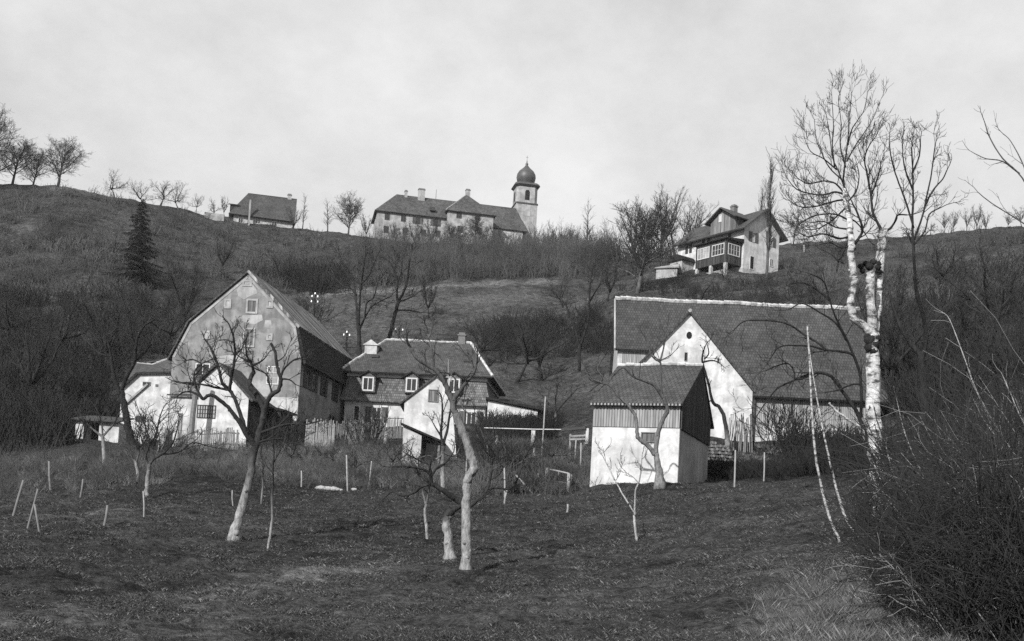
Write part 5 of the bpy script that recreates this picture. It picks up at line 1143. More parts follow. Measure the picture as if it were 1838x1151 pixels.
for i, (px, top, v, kd) in enumerate(((1165, 352, 0, 'multi'), (1188, 345, 1, 'vase'), (1212, 352, 1, 'multi'), (1236, 365, 0, 'vase'), (1132, 380, 2, 'vase'), (1255, 390, 1, 'vase'), (1108, 395, 0, 'multi'))):
    T(kd, v, px, 470, 186+i % 3*3, top, 'tall twiggy tree in the dense grove left of the villa', 'dense grove left of the villa', wide=1.05)
T('poplar', 0, 1376, 500, 150, 302, 'slim poplar rising before the villa gable', wide=.8, mats=('bark_mid', 'twig'))
T('poplar', 1, 1360, 470, 168, 350, 'small poplar just behind the villa roof', wide=.8)
T('fruit', 1, 1424, 446, 186, 402, 'little tree on the skyline right of the villa', wide=1.3)
for i, (px, top) in enumerate(((1695, 384), (1712, 380), (1735, 378), (1752, 372), (1768, 382))):
    T('vase', i % 3, px, 416, 178, top, 'one of a short row of bare trees on the right skyline', 'row of trees on the right skyline', wide=1.)
T('fruit', 2, 1670, 420, 180, 400, 'low bush tree on the skyline behind the oak', wide=1.4)
for px, top, lb in ((1808, 384, 'small skyline tree near the right edge'), (1834, 372, 'skyline tree cut by the right edge')): T('vase', 2, px, 408, 172, top, lb, wide=1.3)
for px, py, Y, top, kd, v, lb in ((560, 640, 128, 560, 'fruit', 0, 'small dark tree on the slope behind the farmhouse ridge'), (770, 560, 150, 500, 'vase', 0, 'faint tree at the edge of the pale path'), (880, 640, 126, 560, 'fruit', 1, 'dark fruit tree on the slope above the manor chimney'),
                                  (928, 660, 120, 560, 'fruit', 2, 'spreading fruit tree in the dark scrub right of the manor'), (976, 655, 122, 575, 'vase', 2, 'thorny tree at the right end of the dark scrub'), (130, 640, 120, 520, 'fruit', 0, 'dim fruit tree on the dark slope at left'),
                                  (60, 720, 100, 560, 'vase', 1, 'dim tall tree in the dark thicket at far left'), (290, 600, 130, 520, 'fruit', 1, 'dim tree between spruce and gabled farmhouse'), (330, 560, 140, 470, 'vase', 0, 'thin dim tree above the left slope of the farmhouse roof'),
                                  (1500, 500, 150, 420, 'fruit', 2, 'faint tree on the slope behind the birch'), (1740, 640, 85, 500, 'fruit', 0, 'dark tree in the right-hand hillside scrub'), (1800, 600, 80, 450, 'vase', 2, 'tall dim tree near the right edge of the slope'),
                                  (1090, 560, 150, 470, 'vase', 1, 'dim tree above the left end of the barn roof'), (820, 470, 200, 432, 'vase', 0, 'dim tree in the belt below the convent'),
                                  (200, 640, 118, 520, 'vase', 2, 'dim forked tree left of the big lime tree top'), (20, 600, 125, 500, 'fruit', 2, 'dim tree low on the slope at the left edge'), (400, 500, 175, 430, 'vase', 1, 'dim tree on the open slope above the farmhouse gable'), (500, 510, 170, 440, 'fruit', 1, 'dim tree on the slope above the farmhouse ridge'), (90, 470, 165, 410, 'fruit', 0, 'dim tree on the upper slope under the round-crowned skyline tree'),
                                  (1600, 640, 80, 500, 'vase', 1, 'dark tree close behind the birch stems'), (1700, 520, 120, 430, 'fruit', 1, 'dim spreading tree high on the right slope'), (1780, 700, 62, 540, 'fruit', 2, 'dark spreading tree above the right thicket'), (1720, 760, 52, 600, 'vase', 0, 'dark tree between oak and right edge, low on the slope'), (1835, 700, 58, 560, 'vase', 1, 'dark tree cut by the right edge of the slope'),
                                  (1240, 540, 130, 480, 'fruit', 2, 'little dim tree peeping over the barn ridge'), (1010, 560, 155, 500, 'fruit', 0, 'small dim tree on the pale slope below the belt')):
    T(kd, v, px, py, Y, top, lb, mats=('bark_dark', 'twig'), wide=1.2)
for px, py, Y, top, v, lb in ((700, 852, 60, 775, 1, 'small dark fruit tree in the garden left of the narrow white shed'), (640, 862, 57, 795, 2, 'low garden fruit tree left of the tall stake line'), (868, 852, 59, 745, 0, 'dark garden fruit tree just right of the pear trunk'), (915, 862, 56, 770, 2, 'spreading garden fruit tree above the brush heap'),
    (590, 848, 62, 790, 0, 'low garden fruit tree below the pale picket fence'), (745, 856, 58, 800, 2, 'small garden tree before the dark doorway of the lean-to'), (1000, 835, 68, 770, 1, 'small garden tree below the rail fence near the field shed'), (350, 850, 60, 785, 1, 'small dark fruit tree below the slatted fence of the annex'), (520, 845, 62, 770, 2, 'dark garden fruit tree right of the leaning apple crown')):
    T('fruit', v, px, py, Y, top, lb, mats=('bark_mid', 'twig'), wide=1.35)
# far right branch tips reaching in from a tree outside the frame
traced('hazel_tree', 15, [(5, 2, .5, [(1930, 760), (1900, 560), (1870, 400), (1835, 320), (1800, 285), (1778, 250), (1768, 222)]), (3, 1.4, 1, [(1830, 312), (1800, 290), (1770, 285), (1748, 275)]), (3, 1.4, 1, [(1868, 420), (1820, 390), (1780, 365), (1755, 345)]), (3, 1.4, 1, [(1850, 350), (1838, 300), (1815, 255), (1800, 240)])],
 'hazel whose thin curved tips reach in from the right edge', mat='bark_mid', twig_len=.3, dens=2.4, lev=1, seed=95, rmin=.002)

# ------------------------------------------------------------------ scrub, thicket, hedges (uncountable: stuff)
def bush_proto(n, seed, h=1., spread=.8, lev=1, nn_=3, wob=.15, r0=.012, up=.1, rmin=.004):
    global RNG
    keep = RNG; RNG = np.random.default_rng(seed); tw = Twigs()
    for i in range(n):
        az = RNG.uniform(0, 6.28); rr = RNG.random()**.5*.35; a = RNG.uniform(.0, spread); d = np.array([math.cos(az)*math.sin(a), math.sin(az)*math.sin(a), math.cos(a)])
        sprout(tw, np.array([math.cos(az)*rr, math.sin(az)*rr, -.06]), d, h*RNG.uniform(.55, 1.1), r0, lev, up, wob, nn_, (.3, .8), .5, rmin)
    V, Fc = tw.arrays(); RNG = keep; return V, Fc
BUSH = [bush_proto(13, 200+i, 1., .75, 1, 3, r0=.013, rmin=.006) for i in range(5)]
BUSHF = [bush_proto(10, 230+i, 1., .6, 1, 3, r0=.022, rmin=.011) for i in range(4)]
BUSHT = [bush_proto(9, 260+i, 1., .5, 2, 4, r0=.011, rmin=.0042, wob=.12) for i in range(5)]
def in_poly(pts, poly):
    x, y = pts[:, 0], pts[:, 1]; c = np.zeros(len(pts), bool); n = len(poly)
    for i in range(n):
        (x0, y0), (x1, y1) = poly[i], poly[(i+1) % n]
        c ^= ((y0 > y) != (y1 > y)) & (x < (x1-x0)*(y-y0)/(y1-y0+1e-12)+x0)
    return c
def scatter(name, label, mat, regions, protos=BUSH, ymin=9.5, seed=1, lean=(0, 0)):
    """regions: (polygon in photo pixels, count, (size lo, hi) m, (aspect)); bushes stand on the slope where those lines of sight meet the ground"""
    rg = np.random.default_rng(seed); VV = []; FF = []; off = 0
    for poly, cnt, (s0, s1), asp in regions:
        pa = np.array(poly, float); lo, hi = pa.min(0), pa.max(0); pts = np.empty((0, 2))
        while len(pts) < cnt:
            q = rg.uniform(lo, hi, (cnt*3, 2)); pts = np.vstack([pts, q[in_poly(q, poly)]])
        h = hits(pts[:cnt], ymin); h = h[~np.isnan(h[:, 0])]
        for q in h:
            V, Fc = protos[rg.integers(len(protos))]; s = rg.uniform(s0, s1); a = rg.uniform(0, 6.28); ca, sa = math.cos(a), math.sin(a)
            R_ = np.array([[ca, -sa, 0], [sa, ca, 0], [0, 0, 1]]); W_ = (V*np.array([asp, asp, 1]))@R_.T; W_[:, 0] += W_[:, 2]*lean[0]; W_[:, 1] += W_[:, 2]*lean[1]
            VV.append((W_*s+q).astype(np.float32)); FF.append(Fc+off); off += len(V)
    V = np.vstack(VV); Fc = np.vstack(FF)
    o = raw_mesh(name, V, Fc.ravel(), np.full(len(Fc), 4), M[mat]); return tag(o, label, 'undergrowth', kind='stuff')
scatter('hillside_scrub', 'grey bare scrub covering the upper hillside below the skyline', 'scrub', [
 ([(-60, 345), (110, 345), (400, 400), (640, 432), (760, 445), (950, 450), (1090, 470), (1180, 490), (1130, 510), (940, 500), (760, 510), (560, 525), (400, 540), (-60, 540)], 620, (1.0, 2.4), 1.1),
 ([(640, 438), (960, 446), (1100, 460), (1110, 505), (940, 500), (760, 510), (640, 515)], 60, (1.2, 2.6), .9),
 ([(1110, 455), (1210, 460), (1200, 490), (1120, 500)], 60, (1.5, 3.5), .9),
 ([(1400, 445), (1840, 410), (1840, 560), (1640, 560), (1560, 620), (1420, 520)], 230, (.8, 2.2), 1.1)], BUSHF, 60, 3)
scatter('belt_of_saplings', 'belt of dense bare saplings on the slope below the convent and church', 'scrub', [
 ([(640, 438), (960, 446), (1100, 460), (1110, 505), (940, 500), (760, 510), (640, 515)], 380, (2.0, 4.0), .9),
 ([(930, 440), (1110, 445), (1110, 480), (930, 480)], 120, (2.6, 4.6), .9)], BUSHT, 60, 13)
scatter('undergrowth_and_bank_shade', 'dark tangled undergrowth on the lower slope and behind the houses, and standing in for a shaded bank', 'scrub_dark', [
 ([(-60, 530), (200, 530), (330, 540), (300, 640), (210, 660), (210, 760), (130, 800), (-60, 830)], 400, (1.2, 3.2), 1.0),
 ([(440, 500), (620, 490), (620, 525), (560, 530)], 90, (1.6, 3.2), 1.),
 ([(840, 600), (960, 575), (1100, 570), (1100, 640), (900, 645)], 190, (1.0, 2.4), 1.),
 ([(1090, 520), (1200, 515), (1440, 500), (1560, 620), (1400, 560)], 90, (.8, 1.8), 1.),
 ([(1560, 520), (1840, 480), (1900, 760), (1560, 760)], 330, (1.0, 2.6), 1.),
 ([(1420, 800), (1540, 780), (1550, 850), (1400, 860)], 170, (.6, 1.3), 1.1), ([(1665, 800), (1840, 760), (1840, 860), (1665, 870)], 160, (.8, 1.8), 1.1),
 ([(1272, 840), (1400, 842), (1420, 862), (1272, 864)], 150, (.35, .7), 1.4),  # low dark scrub added in place of the shadowed bank edge
 ([(870, 752), (1000, 755), (1000, 790), (860, 800)], 150, (.8, 1.6), 1.1),
 ([(470, 800), (560, 800), (560, 780), (470, 780)], 60, (.8, 1.6), 1.)], BUSHF, 30, 4)
scatter('garden_scrub', 'dead stalks and brambles along the garden edge above the meadow', 'scrub', [
 ([(300, 800), (560, 800), (720, 800), (1060, 800), (1060, 890), (860, 890), (520, 875), (300, 850)], 950, (.3, .85), 1.2),
 ([(0, 810), (300, 810), (300, 870), (0, 900)], 170, (.4, 1.0), 1.1),
 ([(830, 800), (1000, 800), (1010, 880), (830, 890)], 140, (.6, 1.5), 1.)], BUSH, 28, 5)
scatter('garden_stalks', 'paler dead stalks and trimmings scattered through the gardens', 'twig_pale', [
 ([(300, 806), (720, 806), (1060, 800), (1060, 885), (860, 885), (520, 872), (300, 845)], 330, (.25, .6), 1.5), ([(30, 820), (300, 815), (300, 870), (30, 890)], 80, (.25, .5), 1.5),
 ([(860, 785), (1050, 790), (1050, 830), (860, 840)], 90, (.3, .6), 1.5), ([(1270, 800), (1420, 800), (1420, 838), (1270, 838)], 60, (.15, .3), 1.5)], BUSH, 28, 15)
# hedge with dark leaves under the long outbuilding
def hedge():
    rg = np.random.default_rng(8); a = G(872, 770, 95); b_ = G(985, 765, 97); N = 9000; t = rg.random(N)
    p = a[None]+(b_-a)[None]*t[:, None]; p[:, 0] += rg.normal(0, .3, N); p[:, 1] += rg.uniform(-1.2, 0.4, N); hgt = .95+.2*np.sin(t*19)+.12*np.sin(t*47); gz = height(p[:, 0], p[:, 1]); p[:, 2] = gz+rg.random(N)**.7*hgt
    u = rg.normal(size=(N, 3)); u /= np.linalg.norm(u, axis=1)[:, None]; v = np.cross(u, rg.normal(size=(N, 3))); v /= np.linalg.norm(v, axis=1)[:, None]; s = rg.uniform(.07, .16, (N, 1))
    V = np.stack([p-u*s, p+v*s*.6, p+u*s, p-v*s*.6], 1).reshape(-1, 3)
    o = raw_mesh('hedge', V, np.arange(len(V)), np.full(N, 4), M['leaf_dark']); tag(o, 'dense dark hedge in front of the long white outbuilding', 'hedge')
M['leaf_dark'] = grass_mat('ivy_leaves', .012, .025, .12)
hedge()
# right-hand foreground thicket of thin whips
def thicket():
    global RNG
    keep = RNG; RNG = np.random.default_rng(77); tw = Twigs(); tp = Twigs(); N = 2700
    poly = [(1640, 985), (1690, 915), (1760, 860), (1900, 800), (1990, 900), (1990, 1150), (1680, 1150), (1690, 1070), (1650, 1020)]
    q = RNG.uniform((1540, 800), (1990, 1150), (N*3, 2)); q = q[in_poly(q, poly)][:N]; h = hits(q, 8.8); h = h[~np.isnan(h[:, 0])]
    for p in h:
        L = RNG.uniform(.9, 2.9)*(1 if p[0] > 6 else .75); d = nrm(np.array([RNG.normal()*.42-.36, RNG.normal()*.45-.05, 1.]))
        L *= float(np.clip((proj(p)[0]-1630)/170, .35, 1)); T_ = tp if RNG.random() < .07 else tw
        sprout(T_, p-(0, 0, .1), d, L, RNG.uniform(.004, .011), 1 if L > 2 else 2, RNG.uniform(-.12, .06), .17, 4, (.3, 1.2), .45, .0026)
    o = tw.build('thicket', M['scrub_dark']); tag(o, 'dense dark thicket of thin whips filling the right foreground', 'thicket', kind='stuff')
    o = tp.build('pale_whips', M['twig_pale']); tag(o, 'scattered paler whips among the dark right foreground thicket', 'thicket', kind='stuff')
    RNG = keep
thicket()
scatter('bramble_bank', 'dark tangled brambles on the bank behind the foreground thicket', 'scrub_dark', [([(1640, 850), (1900, 700), (1900, 960), (1640, 960)], 420, (.8, 1.9), 1.0), ([(1550, 915), (1640, 890), (1650, 990), (1560, 985)], 90, (.25, .6), 1.2), ([(1600, 960), (1900, 940), (1900, 1150), (1640, 1150)], 240, (.5, 1.0), 1.)], BUSH, 11, 6, (-.2, 0))
for i, (w0, w1, pts, Y, lb) in enumerate(((3.5, 1.5, [(1900, 925), (1838, 838), (1790, 770), (1752, 700), (1730, 640), (1705, 575), (1690, 560)], 13, 'longest pale whip arching over the right thicket'),
    (3.2, 1.4, [(1880, 880), (1838, 842), (1800, 800), (1770, 760), (1758, 740)], 13.5, 'short pale whip just under the longest one'), (3, 1.4, [(1870, 800), (1838, 760), (1815, 710), (1798, 670)], 12.5, 'pale whip near the right edge above the thicket'),
    (4, 2, [(1860, 1150), (1838, 1100), (1812, 1050), (1800, 1010), (1795, 1000)], 10.5, 'thick pale stem low in the right corner'), (3, 1.4, [(1840, 960), (1815, 920), (1800, 895)], 12, 'bent pale twig midway up the right edge'), (3, 1.4, [(1790, 1080), (1730, 1010), (1690, 975), (1640, 955)], 12, 'pale twig lying across the dark thicket'),
    (2.6, 1.2, [(1650, 925), (1630, 890), (1612, 870), (1600, 840), (1590, 800)], 19, 'thin whip right of the birch foot'), (2.6, 1.2, [(1700, 930), (1670, 880), (1650, 840), (1625, 780), (1610, 720)], 18, 'long whip rising right of the birch'))):
    traced('pale_whip', Y, [(w0, w1, 1, pts)], lb, cat='whip', mat='bark_pale', cmat='twig_pale', seed=120+i, twig_len=.3, dens=2.2, lev=0, rmin=.003, group='pale whips in the right thicket')

# ------------------------------------------------------------------ grass, dry grass, dead leaves
def blades(name, label, mat, N, px, py, hh, ww, seed, ymin=8.5, ymax=60, tuft=5, lean=.5, weight=None, bend=.4):
    rg = np.random.default_rng(seed); q = rg.uniform((px[0], py[0]), (px[1], py[1]), (N, 2))
    if weight is not None: q = q[rg.random(N) < weight(q)]
    h = hits(q, ymin); h = h[~np.isnan(h[:, 0])]; h = h[h[:, 1] < ymax]
    c = np.repeat(h, tuft, 0); n = len(c); sc = np.clip(c[:, 1:2]/16., .8, 2.4)
    c[:, :2] += rg.normal(0, .05, (n, 2))*sc; c[:, 2] = height(c[:, 0], c[:, 1])-.01
    H = rg.uniform(*hh, (n, 1))*(.6+.4*sc)*(.55+.9*(np.sin(c[:, 0:1]*2.1+1.7*np.sin(c[:, 1:2]*1.3))*np.sin(c[:, 1:2]*2.7+c[:, 0:1]))**2); wd = rg.uniform(*ww, (n, 1))*sc; az = rg.uniform(0, 6.28, n); u = np.c_[np.cos(az), np.sin(az), np.zeros(n)]; l = rg.normal(0, lean, (n, 3)); l[:, 2] = 1; l /= np.linalg.norm(l, axis=1)[:, None]
    V = np.stack([c-u*wd, c+u*wd, c+l*H*.6+u*wd*.5+(0, 0, 0), c+l*H+np.c_[l[:, :2]*bend, -.25*bend*np.ones(n)]*H], 1).reshape(-1, 3)
    i = np.arange(n)[:, None]*4; Fc = np.concatenate([i, i+1, i+2, i+3], 1)
    o = raw_mesh(name, V, Fc.ravel(), np.full(n, 4), M[mat]); return tag(o, label, 'grass', kind='stuff')
blades('meadow_grass', 'short dark grass tufts covering the foreground meadow', 'grass', 150000, (-60, 1720), (868, 1175), (.03, .09), (.0014, .0032), 31, lean=.9)
def wdry(q):
    w = np.zeros(len(q))
    for pts, wd_, amt in (([(60, 1130), (240, 1105), (330, 1085), (450, 1062), (560, 1035), (700, 1012)], 24, .42), ([(1380, 1160), (1480, 1085), (1560, 1045), (1680, 1100)], 45, 1.), ([(900, 1050), (1300, 1020), (1500, 990)], 60, .05), ([(1500, 920), (1550, 900)], 25, .5)):
        for a, b_ in zip(pts[:-1], pts[1:]):
            a = np.array(a, float); b_ = np.array(b_, float); ab = b_-a; t = np.clip(((q-a)@ab)/(ab@ab), 0, 1); d = np.hypot(*(q-a-t[:, None]*ab).T); w = np.maximum(w, amt*np.exp(-(d/wd_)**2))
    return w
blades('dry_grass', 'pale dry grass tufts along the foreground edge and below the thicket', 'dry', 60000, (-40, 1838), (890, 1175), (.03, .10), (.0010, .0024), 32, tuft=7, lean=.9, weight=wdry)
blades('tall_dry_grass', 'tussocks of longer pale dry grass before the thicket in the lower right corner', 'dry', 26000, (1330, 1760), (1000, 1175), (.08, .24), (.0010, .0024), 35, tuft=9, lean=.6, bend=.07, weight=lambda q: np.exp(-(np.abs(q[:, 1]-(1100-.12*(q[:, 0]-1500)))/50)**2)*np.clip((q[:, 0]-1330)/120, 0, 1)*(.25+.75*(np.sin(q[:, 0]*.07+2*np.sin(q[:, 1]*.05)) > -.2)))
def litter():
    rg = np.random.default_rng(40); q = rg.uniform((-40, 880), (1700, 1170), (9000, 2)); h = hits(q, 8.5); h = h[~np.isnan(h[:, 0])]; h = h[h[:, 1] < 50]; n = len(h); h[:, 2] += .03
    u = rg.normal(size=(n, 3)); u[:, 2] *= .4; u /= np.linalg.norm(u, axis=1)[:, None]; v = np.cross(u, (0, .3, 1.)); s = rg.uniform(.005, .014, (n, 1))*np.clip(h[:, 1:2]/16, .8, 2)
    V = np.stack([h-u*s, h+v*s*.6, h+u*s, h-v*s*.6], 1).reshape(-1, 3); o = raw_mesh('dead_leaves', V, np.arange(len(V)), np.full(n, 4), M['leaf']); tag(o, 'dead leaves strewn over the foreground meadow', 'leaves', kind='stuff')
litter()

# ------------------------------------------------------------------ stakes, rails, fences, poles
def stake(px0, py0, px1, py1, Y, w, label, mat='wood_pale', group=None, name='stake'):
    a = G(px0, py0, Y); top = P(px1, py1, Y); d = top-a; m_ = MB(); r0 = w*.5*Y/F_PX
    m_.tube([(-d[0]*.1, 0, -.35), (0, 0, 0), tuple(d*.5+np.array([random.uniform(-.02, .02), 0, 0])), tuple(d)], [r0*1.05, r0, r0*.95, r0*.8], 7, jit=.08)
    o = m_.build(name, M[mat], None, smooth=True); o.location = a; return tag(o, label, 'stake' if name == 'stake' else 'post', group)
for s in ((624, 881, 622, 817, 50, 3.4, 'tall pale stake right of the white stones'), (662, 880, 667, 828, 51, 2.6, 'thin leaning stake third from the white stones'), (541, 876, 541, 845, 50, 3, 'short stake left of the white stones'),
          (258, 935, 257, 882, 33, 3, 'thin stake at the foot of the limed apple by the cottage'), (188, 932, 193, 907, 31, 5, 'short white peg leaning on the left meadow'), (71, 955, 62, 905, 28, 4, 'right leg of the crossed pale stakes at far left'), (52, 918, 68, 878, 29, 4, 'left leg of the crossed pale stakes at far left'),
          (25, 910, 42, 862, 33, 5, 'blurred leaning stake near the left edge'), (92, 862, 88, 828, 45, 4, 'small pale stake above the crossed ones'), (145, 880, 149, 860, 42, 3.5, 'tiny stake in the left middle meadow'), (418, 908, 417, 880, 44, 2.4, 'little stake left of the leaning apple trunk'),
          (1318, 878, 1320, 808, 43, 3.4, 'upright stake right of the field shed'), (1371, 864, 1372, 812, 47, 3, 'bent stake further right below the barn terrace'), (1018, 922, 1019, 905, 40, 4, 'short white peg left of the field shed'), (905, 908, 910, 880, 42, 3.6, 'small pale stake below the brush heap'),
          (907, 878, 905, 840, 46, 3.4, 'split pale stake left of the brush heap'), (958, 825, 959, 803, 72, 4, 'white stub below the rail fence'), (1042, 840, 1043, 795, 66, 3, 'thin stake left of the field shed wall'), (1033, 812, 1034, 790, 72, 3, 'short stake beside the gate at the shed'),
          (973, 803, 979, 712, 76, 3, 'tall slim pole standing through the rail fence'), (889, 800, 892, 782, 82, 6, 'white post stump in the garden'), (882, 832, 884, 818, 72, 5, 'second white stump lower in the garden'), (1442, 484, 1443, 440, 178, 2.5, 'white pole on the slope right of the villa'),
          (388, 842, 397, 805, 60, 3, 'dark slanted stake before the picket fence', 'wood_dark'), (836, 880, 838, 815, 52, 2.6, 'thin stake hidden beside the pear trunk'), (872, 838, 876, 800, 68, 2.6, 'grey bean stick in the garden', 'wood_grey')):
    stake(*(s if len(s) > 7 or s[0] > 200 else s+('wood_grey',)))
def rail_fence():
    pts = [(870, 768, 84), (956, 771, 82), (1054, 771, 80)]
    root = empty('rail_fence', tuple(G(870, 790, 84)), 0, 'rail fence with one long pale top rail left of the field shed', 'fence'); b = np.array(root.location)
    m_ = MB(); q = [P(869, 768, 84)-b, P(957, 770.5, 82.2)-b, P(1010, 771, 81)-b]; m_.bar(q[0], q[1]+(q[0]-q[1])*.003, .05, .065); m_.bar(q[1], q[2], .05, .06); m_.build('rail', M['trim'], root)
    m_ = MB(); m_.bar(P(1008, 772, 81)-b, P(1052, 768, 80)-b, .22, .2); m_.build('rail', M['wood_dark'], root)
    for px, y0, y1, Y, w in ((956, 800, 772, 82, 7), (1053, 800, 768, 80, 5)):
        a = G(px, y0, Y)-b; t_ = P(px, y1, Y)-b; m_ = MB(); ww = w*Y/F_PX; m_.box(a[0]-ww/2, a[0]+ww/2, a[1]+.08, a[1]+.08+ww*.7, a[2]-.3, t_[2]-.02); m_.build('post', M['trim'], root)
    g = empty('low_gate', tuple(G(1022, 800, 78)), 0, 'low slatted wooden gate between rail fence and field shed', 'gate'); b = np.array(g.location)
    for y0 in (783, 789): m_ = MB(); m_.bar(P(1022, y0, 78)-b, P(1050, y0-1, 78)-b, .08, .12); m_.build('rail', M['wood_pale'], g)
    for px in (1023, 1049): m_ = MB(); a = P(px, 800, 78.1)-b; t_ = P(px, 779, 78.1)-b; m_.box(a[0]-.06, a[0]+.06, a[1]+.08, a[1]+.18, a[2]-.3, t_[2]); m_.build('post', M['wood_pale'], g)
rail_fence()
def picket(name, label, a, b_, Yab, h, n, mat='wood_grey', gap=.35, rails=(.25, .8), whitish=False):
    A = G(a, 800, Yab[0]); B = G(b_, 800, Yab[1]); root = empty(name, tuple(A), 0, label, 'fence'); rg = random.Random(n)
    L = np.hypot(*(B-A)[:2]); d = (B-A)[:2]/L; nrm_ = np.array([-d[1], d[0]]); zl = [hz(*(A[:2]+d*L*t))-A[2] for t in np.linspace(0, 1, 5)]
    gz = lambda t: float(np.interp(t, np.linspace(0, 1, 5), zl))
    for hr in rails:
        m_ = MB(); P_ = [(d[0]*L*t+nrm_[0]*.06, d[1]*L*t+nrm_[1]*.06, gz(t)+h*hr) for t in (0, .25, .5, .75, 1)]
        for p, q in zip(P_[:-1], P_[1:]): m_.bar(p, q, .05, .08)
        m_.build('rail', M[mat], root)
    for i in range(n):
        t = (i+.5)/n; x, y = d*L*t; w = L/n*(1-gap)/2; z0 = gz(t)-.1; z1 = gz(t)+h*rg.uniform(.86, 1.08); k = rg.uniform(-.06, .06)
        m_ = MB(); p = [(x-d[0]*w, y-d[1]*w), (x+d[0]*w, y+d[1]*w)]; e = nrm_*.025
        bot = [(p[0][0]-e[0], p[0][1]-e[1], z0), (p[1][0]-e[0], p[1][1]-e[1], z0), (p[1][0]+e[0], p[1][1]+e[1], z0), (p[0][0]+e[0], p[0][1]+e[1], z0)]
        top = [(q[0]+k*d[0], q[1]+k*d[1], z1) for q in bot]; m_.hexa(bot, top); m_.build('picket', M[mat], root)
picket('picket_fence', 'low picket fence of uneven grey slats before the barred annex', 352, 428, (74, 74), 1.45, 26, 'wood_grey')
picket('picket_fence', 'tall pale picket fence against the shaded farmhouse side', 546, 600, (80, 80.3), 2.0, 24, 'wood_pale', .2)
picket('picket_fence', 'weathered picket fence between the farmhouse and the gate shrub', 600, 652, (81.5, 82), 1.8, 24, 'wood_grey', .35)
picket('picket_fence', 'pale picket fence with white top rail before the manor windows', 662, 722, (84.5, 84.5), 1.7, 28, 'wood_grey', .4, (.3, .97))
picket('picket_fence', 'short dark picket fence at the left below the cottage', 318, 350, (74, 74), 1.2, 12, 'wood_grey', .3)
stake(690, 812, 694, 775, 80, 7, 'whitish gate post before the manor windows', 'wood_pale', None, 'gate_post')
stake(292, 800, 297, 768, 74, 16, 'broad pale slab standing by the wash house', 'mid_plaster', None, 'stone_post'); stake(303, 800, 307, 770, 74.5, 9, 'narrow pale slab beside the broad one', 'mid_plaster', None, 'stone_post')
# bundle of bean poles
def bundle():
    c = G(1328, 796, 63); root = empty('bean_poles', tuple(c), 0, 'upright bundle of bean poles stacked before the barn gable', 'pole stack'); rg = random.Random(4)
    for i in range(30):
        x = -.75+1.5*i/29+rg.uniform(-.05, .05); y = rg.uniform(-.35, .35); hgt = rg.uniform(1.7, 2.25); m_ = MB(); m_.tube([(x, y, -.2), (x*.86+rg.uniform(-.08, .08), y*.5, hgt*.5), (x*.74+rg.uniform(-.12, .12), 0, hgt)], [.035, .03, .022], 5); m_.build('bean_pole', M['pole'], root)
    c = G(1349, 797, 63.5); m_ = MB(); m_.tube([(.1, 0, -.2), (0, 0, .8), (-.08, 0, 2.2)], [.14, .11, .08], 7); o = m_.build('wooden_post', M['bark_dark'], None); o.location = c; tag(o, 'dark slanted post at the right side of the bean poles', 'post')
    c = G(1286, 800, 60); r2 = empty('wood_pile', tuple(c), 0, 'rounded pile of split firewood between field shed and barn', 'wood pile')
    for i in range(70):
        row = int(i/13); x = -1.0+(i % 13)*.165+rg.uniform(-.03, .03); x *= 1-.12*row; z = .06+row*.19+rg.uniform(-.02, .02); m_ = MB(); m_.tube([(x, -.35, z), (x+rg.uniform(-.03, .03), .4, z)], [.085, .08], 6); m_.build('log', M['pole'] if i % 3 == 0 else M['bark_mid'], r2)
bundle()
# brush heap inside a rough frame
def frame_heap():
    c = G(990, 888, 50); root = empty('compost_frame', tuple(c), 0, 'rough open pole frame heaped with brush left of the field shed', 'frame'); b = np.array(root.location)
    def pole(a, Ya, e, Ye, w, mat='wood_pale', nm='post'):
        m_ = MB(); p = P(a[0], a[1], Ya)-b; q = P(e[0], e[1], Ye)-b; m_.tube([p, (p+q)/2+np.array([.0, 0, .01]), q], [w, w*.95, w*.85], 7, jit=.06); m_.build(nm, M[mat], root, smooth=True)
    pole((1020, 888), 49.8, (1021, 850), 49.8, .09); pole((981, 868), 52, (982, 840), 52, .1, 'wood_grey'); pole((986, 843), 52, (1021, 850), 50, .045, nm='rail'); pole((1026, 880), 51.5, (1026, 852), 51.5, .05, 'wood_grey')
    pole((990, 864), 51.6, (1022, 868), 50.1, .04, 'wood_grey', 'rail'); pole((1003, 846), 51, (1003, 854), 51, .04, 'wood_grey'); pole((950, 860), 52, (980, 861), 52, .035, 'wood_grey', 'rail'); pole((950, 884), 50.5, (978, 886), 50.4, .035, 'wood_grey', 'rail'); pole((967, 862), 51.8, (966, 850), 51.8, .035, 'wood_grey')
    pole((957, 887), 49.5, (926, 853), 50.5, .045, nm='prop')
    m_ = MB(); h = .9
    m_.hexa([(-.3, .4, -.3), (1.2, .1, -.3), (1.2, 2.2, -.3), (-.3, 2.4, -.3)], [(-.2, .5, .5), (1.1, .2, .6), (1.1, 2.1, .75), (-.2, 2.2, .6)]); m_.build('boarding', M['wood_dark'], root)
frame_heap()
scatter('brush_heap', 'heap of cut brush lying around the pole frame', 'scrub_dark', [([(905, 852), (1020, 852), (1022, 886), (915, 888)], 210, (.3, .8), 1.6)], BUSH, 30, 9)
